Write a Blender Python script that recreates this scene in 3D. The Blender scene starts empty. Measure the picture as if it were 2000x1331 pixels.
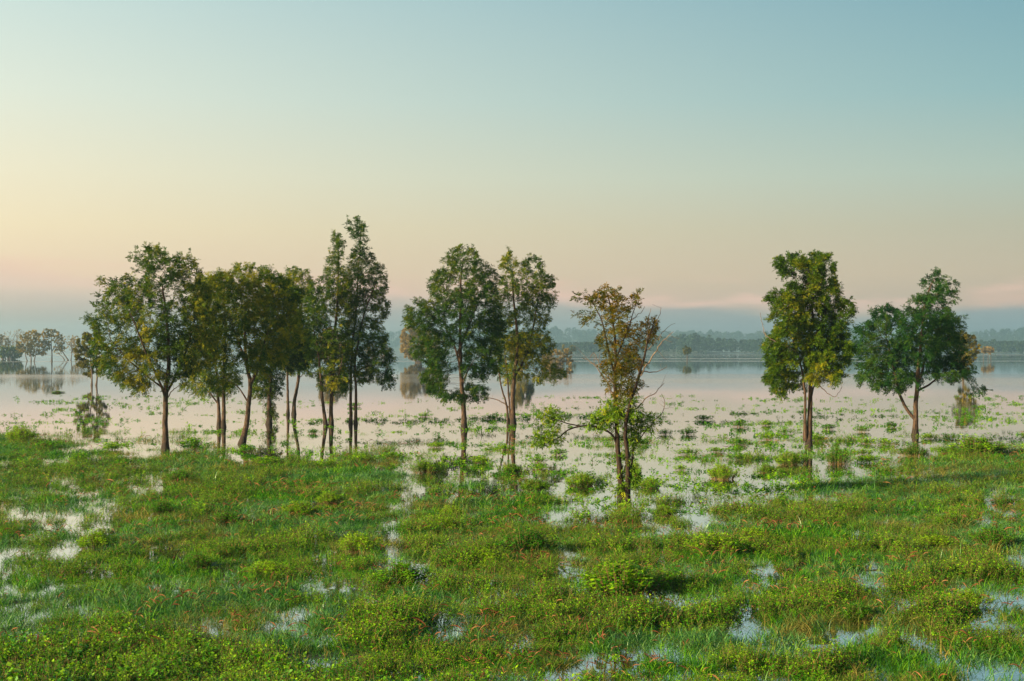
import bpy, math, random
import numpy as np

R = math.radians
SC = bpy.context.scene
COL = SC.collection
rng = np.random.default_rng(7)
random.seed(7)

# ------------------------------------------------------------------ camera
HC = 4.0            # eye height above the flood water
FPX = 2747.0        # focal length in pixels of the 2000 px wide photograph
HOR = 680.0         # row of the horizon
cam_d = bpy.data.cameras.new("camera")
cam = bpy.data.objects.new("camera", cam_d)
COL.objects.link(cam)
cam.location = (0, 0, HC)
cam.rotation_euler = (R(90), 0, 0)
cam_d.sensor_width = 36.0
cam_d.lens = 36.0 * FPX / 2000.0
cam_d.shift_y = (HOR - 665.5) / 2000.0
cam_d.clip_start = 0.1
cam_d.clip_end = 20000
SC.camera = cam

# ------------------------------------------------------------------ light
SUN_EL, SUN_AZ = 17.0, 118.0       # degrees above the horizon; degrees left of the view direction
SUN_DIR = (-math.sin(R(SUN_AZ)) * math.cos(R(SUN_EL)), math.cos(R(SUN_AZ)) * math.cos(R(SUN_EL)), math.sin(R(SUN_EL)))
sun_d = bpy.data.lights.new("sun", 'SUN')
sun_d.energy = 5.0
sun_d.angle = R(1.2)
sun_d.color = (1.0, 0.77, 0.44)
sun = bpy.data.objects.new("sun", sun_d)
COL.objects.link(sun)
from mathutils import Vector
sun.rotation_euler = Vector(SUN_DIR).to_track_quat('Z', 'Y').to_euler()
sun.location = (-40, -10, 30)

SC.view_settings.view_transform = 'Standard'
SC.view_settings.look = 'None'
SC.view_settings.exposure = 1.85
SC.view_settings.gamma = 1.0
SC.cycles.max_bounces = 8
SC.cycles.transparent_max_bounces = 8
SC.cycles.volume_bounces = 1
SC.cycles.use_denoising = True


def s2l(c):
    out = []
    for v in c[:3]:
        v = v / 255.0
        out.append(v / 12.92 if v <= 0.04045 else ((v + 0.055) / 1.055) ** 2.4)
    return (out[0], out[1], out[2], 1.0)


class NT:
    """small helper for node trees"""
    def __init__(self, tree):
        self.t = tree
        tree.nodes.clear()

    def n(self, kind, **kw):
        nd = self.t.nodes.new(kind)
        for k, v in kw.items():
            setattr(nd, k, v)
        return nd

    def l(self, a, b):
        self.t.links.new(a, b)

    def val(self, sock, v):
        if isinstance(v, (int, float)):
            sock.default_value = v
        elif isinstance(v, tuple):
            sock.default_value = v
        else:
            self.l(v, sock)

    def m(self, op, a, b=0.0, c=None, clamp=False):
        nd = self.n('ShaderNodeMath', operation=op, use_clamp=clamp)
        self.val(nd.inputs[0], a)
        self.val(nd.inputs[1], b)
        if c is not None:
            self.val(nd.inputs[2], c)
        return nd.outputs[0]

    def sm(self, x, a, b):
        nd = self.n('ShaderNodeMapRange', interpolation_type='SMOOTHSTEP')
        self.val(nd.inputs[0], x)
        self.val(nd.inputs[1], a)
        self.val(nd.inputs[2], b)
        return nd.outputs[0]

    def mix(self, f, a, b, blend='MIX'):
        nd = self.n('ShaderNodeMix', data_type='RGBA', blend_type=blend)
        self.val(nd.inputs[0], f)
        self.val(nd.inputs[6], a)
        self.val(nd.inputs[7], b)
        return nd.outputs[2]

    def ramp(self, x, stops, interp='LINEAR'):
        nd = self.n('ShaderNodeValToRGB')
        cr = nd.color_ramp
        cr.interpolation = interp
        while len(cr.elements) < len(stops):
            cr.elements.new(0.5)
        for e, (p, c) in zip(cr.elements, stops):
            e.position = p
            e.color = c
        self.val(nd.inputs[0], x)
        return nd.outputs[0]


def build_world():
    w = bpy.data.worlds.new("World")
    SC.world = w
    w.use_nodes = True
    T = NT(w.node_tree)
    tc = T.n('ShaderNodeTexCoord')
    sep = T.n('ShaderNodeSeparateXYZ')
    T.l(tc.outputs['Generated'], sep.inputs[0])
    X, Y, Z = sep.outputs
    hl = T.m('SQRT', T.m('ADD', T.m('MULTIPLY', X, X), T.m('MULTIPLY', Y, Y)))
    hl = T.m('MAXIMUM', hl, 0.001)
    sx, sy = -math.sin(R(SUN_AZ)), math.cos(R(SUN_AZ))
    t = T.m('DIVIDE', T.m('ADD', T.m('MULTIPLY', X, sx), T.m('MULTIPLY', Y, sy)), hl)   # cosine of the bearing from the sun
    az = T.m('ARCTAN2', X, Y)
    tl = -math.sin(R(-20)) * math.sin(R(SUN_AZ)) + math.cos(R(20)) * math.cos(R(SUN_AZ))
    tr = -math.sin(R(20)) * math.sin(R(SUN_AZ)) + math.cos(R(20)) * math.cos(R(SUN_AZ))
    f = T.m('DIVIDE', T.m('SUBTRACT', t, tr), tl - tr)
    f = T.m('MINIMUM', T.m('MAXIMUM', f, 0.0), 1.0)
    zz = T.m('MULTIPLY', Z, 2.0, clamp=True)     # ramp position 0..1 covers elevation sine 0..0.5

    def py(y):                                   # photo row -> ramp position
        return 2.0 * math.sin(math.atan((HOR - y) / FPX))
    left = T.ramp(zz, [(0.0, s2l((202, 178, 158))), (py(600), s2l((230, 196, 168))), (py(540), s2l((242, 209, 173))),
                       (py(450), s2l((244, 223, 182))), (py(350), s2l((238, 228, 196))), (py(200), s2l((222, 228, 210))),
                       (py(0), s2l((198, 218, 212))), (0.75, s2l((160, 194, 198))), (1.0, s2l((125, 168, 182)))])
    right = T.ramp(zz, [(0.0, s2l((174, 156, 138))), (py(600), s2l((194, 170, 146))), (py(540), s2l((197, 178, 150))),
                        (py(450), s2l((183, 179, 154))), (py(350), s2l((170, 187, 172))), (py(200), s2l((140, 177, 177))),
                        (py(0), s2l((118, 162, 172))), (0.75, s2l((92, 144, 162))), (1.0, s2l((76, 128, 152)))])
    base = T.mix(f, right, left)
    # brighter, warmer sky round the sun itself (outside the frame)
    g = T.sm(t, tl, 1.0)
    g = T.m('MULTIPLY', g, T.m('SUBTRACT', 1.0, T.sm(Z, 0.0, 0.5)))
    base = T.mix(g, base, (2.2, 1.35, 0.6, 1.0))

    # low bank of morning stratus lying along the horizon
    comb = T.n('ShaderNodeCombineXYZ')
    T.val(comb.inputs[0], T.m('MULTIPLY', az, 9.0))
    T.val(comb.inputs[1], T.m('MULTIPLY', Z, 46.0))
    T.val(comb.inputs[2], 3.7)
    nz = T.n('ShaderNodeTexNoise')
    nz.inputs['Scale'].default_value = 1.0
    nz.inputs['Detail'].default_value = 6.0
    nz.inputs['Roughness'].default_value = 0.52
    T.l(comb.outputs[0], nz.inputs['Vector'])
    n1 = T.m('SUBTRACT', nz.outputs[0], 0.5)
    comb2 = T.n('ShaderNodeCombineXYZ')
    T.val(comb2.inputs[0], T.m('MULTIPLY', az, 5.0))
    T.val(comb2.inputs[1], 1.3)
    nz2 = T.n('ShaderNodeTexNoise')
    nz2.inputs['Scale'].default_value = 1.0
    nz2.inputs['Detail'].default_value = 1.0
    T.l(comb2.outputs[0], nz2.inputs['Vector'])
    n2 = T.m('SUBTRACT', nz2.outputs[0], 0.5)
    top = T.m('ADD', 0.0285, T.m('MULTIPLY', T.m('MULTIPLY', f, f), 0.018))
    top = T.m('ADD', top, T.m('MULTIPLY', n2, 0.034))
    zn = T.m('ADD', T.m('SUBTRACT', Z, top), T.m('MULTIPLY', n1, 0.028))
    wdt = T.m('ADD', 0.0045, T.m('MULTIPLY', T.m('MULTIPLY', f, f), 0.010))
    cov = T.m('SUBTRACT', 1.0, T.sm(zn, T.m('MULTIPLY', wdt, -1.0), wdt))
    fogc_l = T.ramp(T.m('MULTIPLY', Z, 20.0, clamp=True), [(0.0, s2l((134, 136, 132))), (0.4, s2l((172, 158, 146))), (0.85, s2l((226, 196, 174)))])
    fogc_r = T.ramp(T.m('MULTIPLY', Z, 20.0, clamp=True), [(0.0, s2l((92, 116, 127))), (0.35, s2l((124, 143, 150))), (0.8, s2l((164, 165, 157)))])
    fogc = T.mix(f, fogc_r, fogc_l)
    # sunlit rosy rim on the upper edge of the bank, broken into puffs
    rim = T.m('SUBTRACT', 1.0, T.m('ABSOLUTE', T.m('DIVIDE', T.m('SUBTRACT', zn, 0.003), 0.013)))
    rim = T.m('MAXIMUM', rim, 0.0)
    rim = T.m('MULTIPLY', rim, T.sm(nz2.outputs[0], 0.38, 0.60))
    base = T.mix(T.m('MULTIPLY', rim, 0.6), base, s2l((246, 192, 170)))
    comb3 = T.n('ShaderNodeCombineXYZ')
    T.val(comb3.inputs[0], T.m('MULTIPLY', az, 11.0))
    T.val(comb3.inputs[1], T.m('MULTIPLY', Z, 55.0))
    T.val(comb3.inputs[2], 8.1)
    nz3 = T.n('ShaderNodeTexNoise')
    nz3.inputs['Scale'].default_value = 1.0
    nz3.inputs['Detail'].default_value = 4.0
    T.l(comb3.outputs[0], nz3.inputs['Vector'])
    Zs = T.m('SUBTRACT', Z, T.m('MULTIPLY', T.m('MULTIPLY', f, f), 0.013))
    band = T.m('MULTIPLY', T.sm(Zs, 0.020, 0.032), T.m('SUBTRACT', 1.0, T.sm(Zs, 0.036, 0.052)))
    puff = T.m('MULTIPLY', T.sm(nz3.outputs[0], 0.44, 0.66), band)
    base = T.mix(T.m('MULTIPLY', puff, 0.9), base, s2l((244, 198, 176)))
    col = T.mix(T.m('MULTIPLY', cov, 0.93), base, fogc)
    # under the horizon: the same mist
    low = T.sm(Z, 0.0, -0.02)
    col = T.mix(low, col, T.mix(f, s2l((120, 138, 142)), s2l((150, 146, 138))))
    # physical sky as the remaining share
    sky = T.n('ShaderNodeTexSky', sky_type='NISHITA')
    sky.sun_disc = False
    sky.sun_elevation = R(SUN_EL)
    sky.sun_rotation = R(-SUN_AZ)
    sky.dust_density = 2.0
    b1 = T.n('ShaderNodeBackground')
    T.l(col, b1.inputs[0])
    b1.inputs[1].default_value = 0.30
    b2 = T.n('ShaderNodeBackground')
    T.l(sky.outputs[0], b2.inputs[0])
    b2.inputs[1].default_value = 0.1
    mx = T.n('ShaderNodeMixShader')
    mx.inputs[0].default_value = 0.03
    T.l(b1.outputs[0], mx.inputs[1])
    T.l(b2.outputs[0], mx.inputs[2])
    out = T.n('ShaderNodeOutputWorld')
    T.l(mx.outputs[0], out.inputs[0])


build_world()


# ------------------------------------------------------------------ helpers
def PX(x, y):
    """point of the water level seen at this place of the photograph"""
    D = FPX * HC / (y - HOR)
    return (x - 1000.0) / FPX * D, D


def newmat(name):
    m = bpy.data.materials.new(name)
    m.use_nodes = True
    return m, NT(m.node_tree)


def leaf_mat(name, dark, mid, light, trans=0.35, rough=0.6, spec=0.06, inst=False, tcol=None):
    m, T = newmat(name)
    at = T.n('ShaderNodeAttribute', attribute_name='tint')
    v = at.outputs['Fac']
    if inst:
        oi = T.n('ShaderNodeObjectInfo')
        v = T.m('ADD', T.m('MULTIPLY', v, 0.85), T.m('SUBTRACT', T.m('MULTIPLY', oi.outputs['Random'], 0.65), 0.22))
    c = T.ramp(v, [(0.0, dark + (1,)), (0.55, mid + (1,)), (1.0, light + (1,))])
    p = T.n('ShaderNodeBsdfPrincipled')
    T.l(c, p.inputs['Base Color'])
    p.inputs['Roughness'].default_value = rough
    p.inputs['Specular IOR Level'].default_value = spec
    tr = T.n('ShaderNodeBsdfTranslucent')
    T.l(T.mix(1.0, c, tcol or (1.25, 1.2, 0.5, 1.0), 'MULTIPLY'), tr.inputs[0])
    mx = T.n('ShaderNodeMixShader')
    mx.inputs[0].default_value = trans
    T.l(p.outputs[0], mx.inputs[1])
    T.l(tr.outputs[0], mx.inputs[2])
    o = T.n('ShaderNodeOutputMaterial')
    T.l(mx.outputs[0], o.inputs[0])
    return m


def bark_mat(name, c1, c2, wet=True):
    m, T = newmat(name)
    tc = T.n('ShaderNodeTexCoord')
    mp = T.n('ShaderNodeMapping')
    mp.inputs['Scale'].default_value = (14, 14, 3)
    T.l(tc.outputs['Object'], mp.inputs[0])
    nz = T.n('ShaderNodeTexNoise')
    nz.inputs['Scale'].default_value = 1.6
    nz.inputs['Detail'].default_value = 6
    nz.inputs['Roughness'].default_value = 0.65
    T.l(mp.outputs[0], nz.inputs['Vector'])
    c = T.ramp(nz.outputs[0], [(0.40, c1 + (1,)), (0.62, c2 + (1,))])
    rough = 0.85
    if wet:                              # soaked dark band just above the flood level
        geo = T.n('ShaderNodeNewGeometry')
        sp = T.n('ShaderNodeSeparateXYZ')
        T.l(geo.outputs['Position'], sp.inputs[0])
        zw = T.m('ADD', sp.outputs[2], T.m('MULTIPLY', T.m('SUBTRACT', nz.outputs[0], 0.5), 0.10))
        k = T.sm(zw, 0.42, 0.20)
        c = T.mix(T.m('MULTIPLY', k, 0.72), c, (0.012, 0.010, 0.009, 1))
    p = T.n('ShaderNodeBsdfPrincipled')
    T.l(c, p.inputs['Base Color'])
    p.inputs['Roughness'].default_value = rough
    p.inputs['Specular IOR Level'].default_value = 0.2
    bp = T.n('ShaderNodeBump')
    bp.inputs['Strength'].default_value = 0.7
    bp.inputs['Distance'].default_value = 0.03
    T.l(nz.outputs[0], bp.inputs['Height'])
    T.l(bp.outputs[0], p.inputs['Normal'])
    o = T.n('ShaderNodeOutputMaterial')
    T.l(p.outputs[0], o.inputs[0])
    return m


def mesh_np(name, V, F, mats, tint=None, midx=None, smooth=False):
    """V (n,3); F (m,k) all faces the same size"""
    V = np.asarray(V, np.float32)
    F = np.asarray(F, np.int32)
    me = bpy.data.meshes.new(name)
    k = F.shape[1]
    me.vertices.add(len(V))
    me.vertices.foreach_set('co', V.ravel())
    me.loops.add(F.size)
    me.loops.foreach_set('vertex_index', F.ravel())
    me.polygons.add(len(F))
    me.polygons.foreach_set('loop_start', np.arange(0, F.size, k, dtype=np.int32))
    for m in (mats if isinstance(mats, (list, tuple)) else [mats]):
        me.materials.append(m)
    if midx is not None:
        me.polygons.foreach_set('material_index', np.asarray(midx, np.int32))
    me.polygons.foreach_set('use_smooth', np.full(len(F), bool(smooth)))
    if tint is not None:
        a = me.attributes.new('tint', 'FLOAT', 'FACE')
        a.data.foreach_set('value', np.asarray(tint, np.float32))
    me.update(calc_edges=True)
    me.validate()
    return me


def obj(name, me, parent=None, loc=(0, 0, 0)):
    o = bpy.data.objects.new(name, me)
    COL.objects.link(o)
    o.location = loc
    if parent is not None:
        o.parent = parent
    return o


def tag(o, label=None, cat=None, group=None, kind=None):
    if label: o['label'] = label
    if cat: o['category'] = cat
    if group: o['group'] = group
    if kind: o['kind'] = kind
    return o


def unit(a):
    return a / np.maximum(np.linalg.norm(a, axis=-1, keepdims=True), 1e-9)


def tubes(chains, sides=6):
    """chains: list of (points (n,3), radii (n,)) -> V, F"""
    Vs, Fs, off = [], [], 0
    for P, r in chains:
        P = np.asarray(P, float)
        n = len(P)
        if n < 2:
            continue
        k = sides if r[0] > 0.02 else (4 if r[0] > 0.009 else 3)
        tg = np.gradient(P, axis=0)
        tg = unit(tg)
        ref = np.array([0.31, 0.95, 0.05]) if abs(tg[0][2]) > 0.6 else np.array([0.05, 0.1, 1.0])
        u = unit(np.cross(tg, ref))
        v = np.cross(tg, u)
        a = np.arange(k) * 2 * np.pi / k
        ring = P[:, None, :] + (np.cos(a)[None, :, None] * u[:, None, :] + np.sin(a)[None, :, None] * v[:, None, :]) * np.asarray(r)[:, None, None]
        Vs.append(ring.reshape(-1, 3))
        i = np.arange(n - 1)[:, None] * k + np.arange(k)[None, :]
        j = np.arange(n - 1)[:, None] * k + (np.arange(k)[None, :] + 1) % k
        Fs.append(np.stack([i, j, j + k, i + k], -1).reshape(-1, 4) + off)
        off += n * k
    if not Vs:
        return np.zeros((0, 3)), np.zeros((0, 4), int)
    return np.concatenate(Vs), np.concatenate(Fs)


# smooth value noise in the ground plane
_NT = np.random.default_rng(99).random((256, 256))


def vnoise(x, y, sc, seed=0):
    x = np.asarray(x) / sc + seed * 17.31
    y = np.asarray(y) / sc + seed * 9.77
    xi, yi = np.floor(x).astype(int), np.floor(y).astype(int)
    fx, fy = x - xi, y - yi
    fx, fy = fx * fx * (3 - 2 * fx), fy * fy * (3 - 2 * fy)
    g = lambda a, b: _NT[a % 256, b % 256]
    return (g(xi, yi) * (1 - fx) + g(xi + 1, yi) * fx) * (1 - fy) + (g(xi, yi + 1) * (1 - fx) + g(xi + 1, yi + 1) * fx) * fy


def fbm(x, y, sc, seed=0, oct=4):
    s, a, tot = 0, 1.0, 0
    for k in range(oct):
        s = s + a * vnoise(x, y, sc / 2 ** k, seed + k)
        tot += a
        a *= 0.55
    return s / tot


def sstep(x, a, b):
    t = np.clip((x - a) / (b - a), 0, 1)
    return t * t * (3 - 2 * t)


# ------------------------------------------------------------------ ground plan: how much of the flooded meadow is plants, where the pools are
SHORE_X = np.array([-200, 0, 60, 100, 200, 300, 400, 500, 600, 700, 800, 900, 1000, 1100, 1200, 1300, 1400, 1500, 1600, 1700, 1800, 1850, 1900, 2000, 2200])
SHORE_Y = np.array([835, 838, 842, 852, 862, 872, 878, 884, 888, 892, 903, 918, 935, 960, 985, 985, 975, 958, 930, 912, 893, 872, 868, 860, 855]) + np.where(np.arange(25) < 11, -3, np.where((np.arange(25) > 11) & (np.arange(25) < 18), 16, 4))
POOLS = [(150, 945, 60, 16), (190, 985, 38, 18), (150, 1008, 55, 14), (40, 1000, 50, 12), (285, 948, 55, 16), (268, 995, 34, 12),
         (45, 1080, 40, 10), (14, 1132, 18, 24), (110, 1078, 42, 8), (175, 1125, 46, 24), (165, 1192, 20, 12), (345, 1082, 16, 8),
         (765, 1050, 16, 18), (782, 1018, 14, 14), (735, 943, 60, 9), (885, 932, 22, 18), (805, 946, 26, 20), (1130, 975, 70, 36),
         (1090, 1002, 32, 20), (1115, 1108, 46, 24), (970, 1190, 46, 26), (1065, 1150, 32, 14), (695, 1228, 40, 26), (590, 1200, 34, 10),
         (875, 1241, 32, 14), (1140, 1268, 24, 12), (1330, 1192, 48, 30), (1290, 1240, 36, 12), (1490, 1108, 40, 18), (1448, 1196, 22, 16),
         (1470, 1222, 58, 10), (1845, 1146, 52, 15), (1700, 1130, 80, 12), (1690, 1048, 60, 10), (1950, 986, 48, 18), (1925, 1018, 16, 14),
         (740, 1172, 26, 8), (1010, 1258, 26, 8), (440, 930, 40, 7), (560, 920, 60, 6), (960, 955, 40, 7), (1370, 1020, 30, 6), (1240, 1070, 22, 7),
         (420, 1000, 25, 6), (1590, 1290, 18, 14), (1330, 1120, 12, 8), (1780, 1185, 30, 8), (645, 1105, 15, 6)]
BARE = [(1180, 960, 70, 22), (1300, 935, 60, 25), (1450, 945, 60, 14), (1270, 900, 120, 14), (1130, 905, 60, 14)]


def to_px(x, y):
    y = np.maximum(y, 3.0)
    return 1000.0 + FPX * x / y, HOR + FPX * HC / y


def coverage(x, y):
    """0 open water .. 1 closed meadow, at ground positions"""
    x = np.asarray(x, float)
    y = np.asarray(y, float)
    px, py = to_px(x, y)
    n = fbm(x, y, 2.4, 3)
    n2 = fbm(x, y, 0.9, 11)
    n3 = fbm(x, y, 0.38, 15, 3)
    d = (py - np.interp(px, SHORE_X, SHORE_Y)) / (10 + 0.10 * (py - 800))
    meadow = sstep(d + (n - 0.5) * (5.0 + 6.0 * (1 - sstep(px, 700, 1000))) + (fbm(x, y, 0.7, 13) - 0.5) * 5.0, -1.2, 1.4)
    # sparse belt of emergent plants in front of the meadow
    belt = sstep(py, 775, 880) * (0.35 + 0.65 * sstep(px, 700, 1200))
    thr = 0.69 - 0.15 * belt
    islands = sstep(fbm(x, y, 1.6, 21) + 0.35 * (fbm(x, y, 6.0, 31) - 0.5), thr, thr + 0.10) * 0.8
    islands = islands * sstep(py, 790, 815)
    c = np.maximum(meadow * 1.0, islands)
    for (cx, cy, rx, ry) in POOLS:
        q = np.sqrt(((px - cx) / (rx * 0.92)) ** 2 + ((py - cy - 3 - 0.12 * ry) / (ry * np.where(cy > 1100, 0.78, 1.0) + 3)) ** 2)
        q = q + (n2 - 0.5) * 1.8 + (n3 - 0.5) * 3.0
        c = np.minimum(c, 0.14 + 0.55 * sstep(n3, 0.46, 0.56) + 0.86 * sstep(q, 0.62, 1.0))
    for (cx, cy, rx, ry) in BARE:
        q = np.sqrt(((px - cx) / rx) ** 2 + ((py - cy) / ry) ** 2) + (n2 - 0.5) * 1.2
        c = np.minimum(c, 0.15 + 0.8 * sstep(q, 0.6, 1.2))
    # scattered small gaps
    gap = sstep(fbm(x, y, 0.6, 41) + 0.4 * (fbm(x, y, 5, 47) - 0.5), 0.31, 0.42)
    c = c * (0.30 + 0.70 * gap)
    return np.clip(c, 0, 1)


def ground_z(x, y, c=None):
    if c is None:
        c = coverage(x, y)
    z = -0.15 + 0.135 * sstep(c, 0.35, 0.85) + 0.06 * (fbm(x, y, 0.55, 55) - 0.5) + 0.06 * (fbm(x, y, 2.0, 57) - 0.5)
    px, py = to_px(np.asarray(x, float), np.asarray(y, float))
    wet = sstep(np.interp(px, SHORE_X, SHORE_Y) + 14 - py, 0, 12)
    z = z - 0.10 * wet
    return z


# ------------------------------------------------------------------ setting: ground, water, hills
def build_ground():
    m, T = newmat("wet_meadow_soil")
    tc = T.n('ShaderNodeTexCoord')
    nz = T.n('ShaderNodeTexNoise')
    nz.inputs['Scale'].default_value = 3.0
    nz.inputs['Detail'].default_value = 8
    T.l(tc.outputs['Object'], nz.inputs['Vector'])
    c = T.ramp(nz.outputs[0], [(0.3, (0.012, 0.016, 0.006, 1)), (0.55, (0.030, 0.040, 0.012, 1)), (0.75, (0.045, 0.040, 0.018, 1))])
    p = T.n('ShaderNodeBsdfPrincipled')
    T.l(c, p.inputs['Base Color'])
    p.inputs['Roughness'].default_value = 0.8
    o = T.n('ShaderNodeOutputMaterial')
    T.l(p.outputs[0], o.inputs[0])
    x0, x1, y0, y1, st = -44.0, 44.0, -6.0, 92.0, 0.25
    xs = np.arange(x0, x1 + 1e-6, st)
    ys = np.arange(y0, y1 + 1e-6, st)
    # outer rings carry the sheet out to the horizon
    xs = np.concatenate([[-2450, -600, -150], xs, [150, 600, 2450]])
    ys = np.concatenate([[-280, -60], ys, [150, 600, 2650]])
    gx, gy = np.meshgrid(xs, ys)
    c_ = coverage(gx, gy)
    z = ground_z(gx, gy, c_)
    far = (np.abs(gx) > 60) | (gy > 100) | (gy < -20)
    z = np.where(far, -0.8, z)
    z = np.where((gy < 10) & ~far, np.maximum(z, 0.03), z)
    V = np.stack([gx, gy, z], -1).reshape(-1, 3)
    ny, nx = gx.shape
    i = (np.arange(ny - 1)[:, None] * nx + np.arange(nx - 1)[None, :]).ravel()
    F = np.stack([i, i + 1, i + nx + 1, i + nx], -1)
    tag(obj('ground', mesh_np('ground', V, F, m, smooth=True)), kind='structure')


def build_water():
    m, T = newmat("flood_water")
    tc = T.n('ShaderNodeTexCoord')
    mp = T.n('ShaderNodeMapping')
    mp.inputs['Scale'].default_value = (0.35, 0.9, 1)
    T.l(tc.outputs['Object'], mp.inputs[0])
    nz = T.n('ShaderNodeTexNoise')
    nz.inputs['Scale'].default_value = 0.9
    nz.inputs['Detail'].default_value = 3
    T.l(mp.outputs[0], nz.inputs['Vector'])
    bp = T.n('ShaderNodeBump')
    bp.inputs['Strength'].default_value = 0.05
    bp.inputs['Distance'].default_value = 0.05
    T.l(nz.outputs[0], bp.inputs['Height'])
    lw = T.n('ShaderNodeLayerWeight')
    lw.inputs['Blend'].default_value = 0.5
    fac = T.ramp(lw.outputs['Facing'], [(0.0, (0.05,) * 3 + (1,)), (0.6, (0.38,) * 3 + (1,)), (0.78, (0.80,) * 3 + (1,)), (0.95, (0.95,) * 3 + (1,))])
    d = T.n('ShaderNodeBsdfDiffuse')
    d.inputs[0].default_value = (0.020, 0.022, 0.014, 1)
    g = T.n('ShaderNodeBsdfGlossy')
    g.inputs['Color'].default_value = (0.98, 0.98, 0.98, 1)
    # patches of faint breeze on the open lake
    mp2 = T.n('ShaderNodeMapping')
    mp2.inputs['Scale'].default_value = (0.0012, 0.009, 1)
    T.l(tc.outputs['Object'], mp2.inputs[0])
    nz2 = T.n('ShaderNodeTexNoise')
    nz2.inputs['Scale'].default_value = 1.0
    nz2.inputs['Detail'].default_value = 2
    T.l(mp2.outputs[0], nz2.inputs['Vector'])
    T.l(T.m('ADD', 0.012, T.m('MULTIPLY', T.sm(nz2.outputs[0], 0.50, 0.60), 0.09)), g.inputs['Roughness'])
    T.l(bp.outputs[0], g.inputs['Normal'])
    mx = T.n('ShaderNodeMixShader')
    T.l(fac, mx.inputs[0])
    T.l(d.outputs[0], mx.inputs[1])
    T.l(g.outputs[0], mx.inputs[2])
    o = T.n('ShaderNodeOutputMaterial')
    T.l(mx.outputs[0], o.inputs[0])
    V = [(-2450, -280, 0), (2450, -280, 0), (2450, 2650, 0), (-2450, 2650, 0)]
    tag(obj('water', mesh_np('water', V, [(0, 1, 2, 3)], m)), kind='structure')


# far shore: (distance, rows of the skyline in the photograph)
RIDGES = [
    (1040, 'wooded shore', [(1000, 684), (1050, 673), (1150, 669), (1250, 672), (1290, 664), (1310, 660), (1340, 656), (1380, 651), (1400, 654), (1430, 660), (1500, 663),
                            (1560, 668), (1600, 668), (1700, 666), (1800, 662), (1860, 655), (1905, 655), (1930, 666), (1950, 658), (1965, 658), (1990, 668), (2200, 664), (2500, 668)], 11.0),
    (2150, 'far hills', [(560, 676), (640, 662), (700, 652), (750, 642), (800, 638), (900, 641), (1000, 641), (1090, 637), (1150, 642), (1250, 645), (1300, 647), (1400, 645), (1450, 646),
                         (1500, 645), (1600, 652), (1680, 640), (1760, 645), (1850, 650), (1930, 656), (1965, 640), (2010, 637), (2200, 640), (2600, 648)], 15.0),
]


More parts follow.
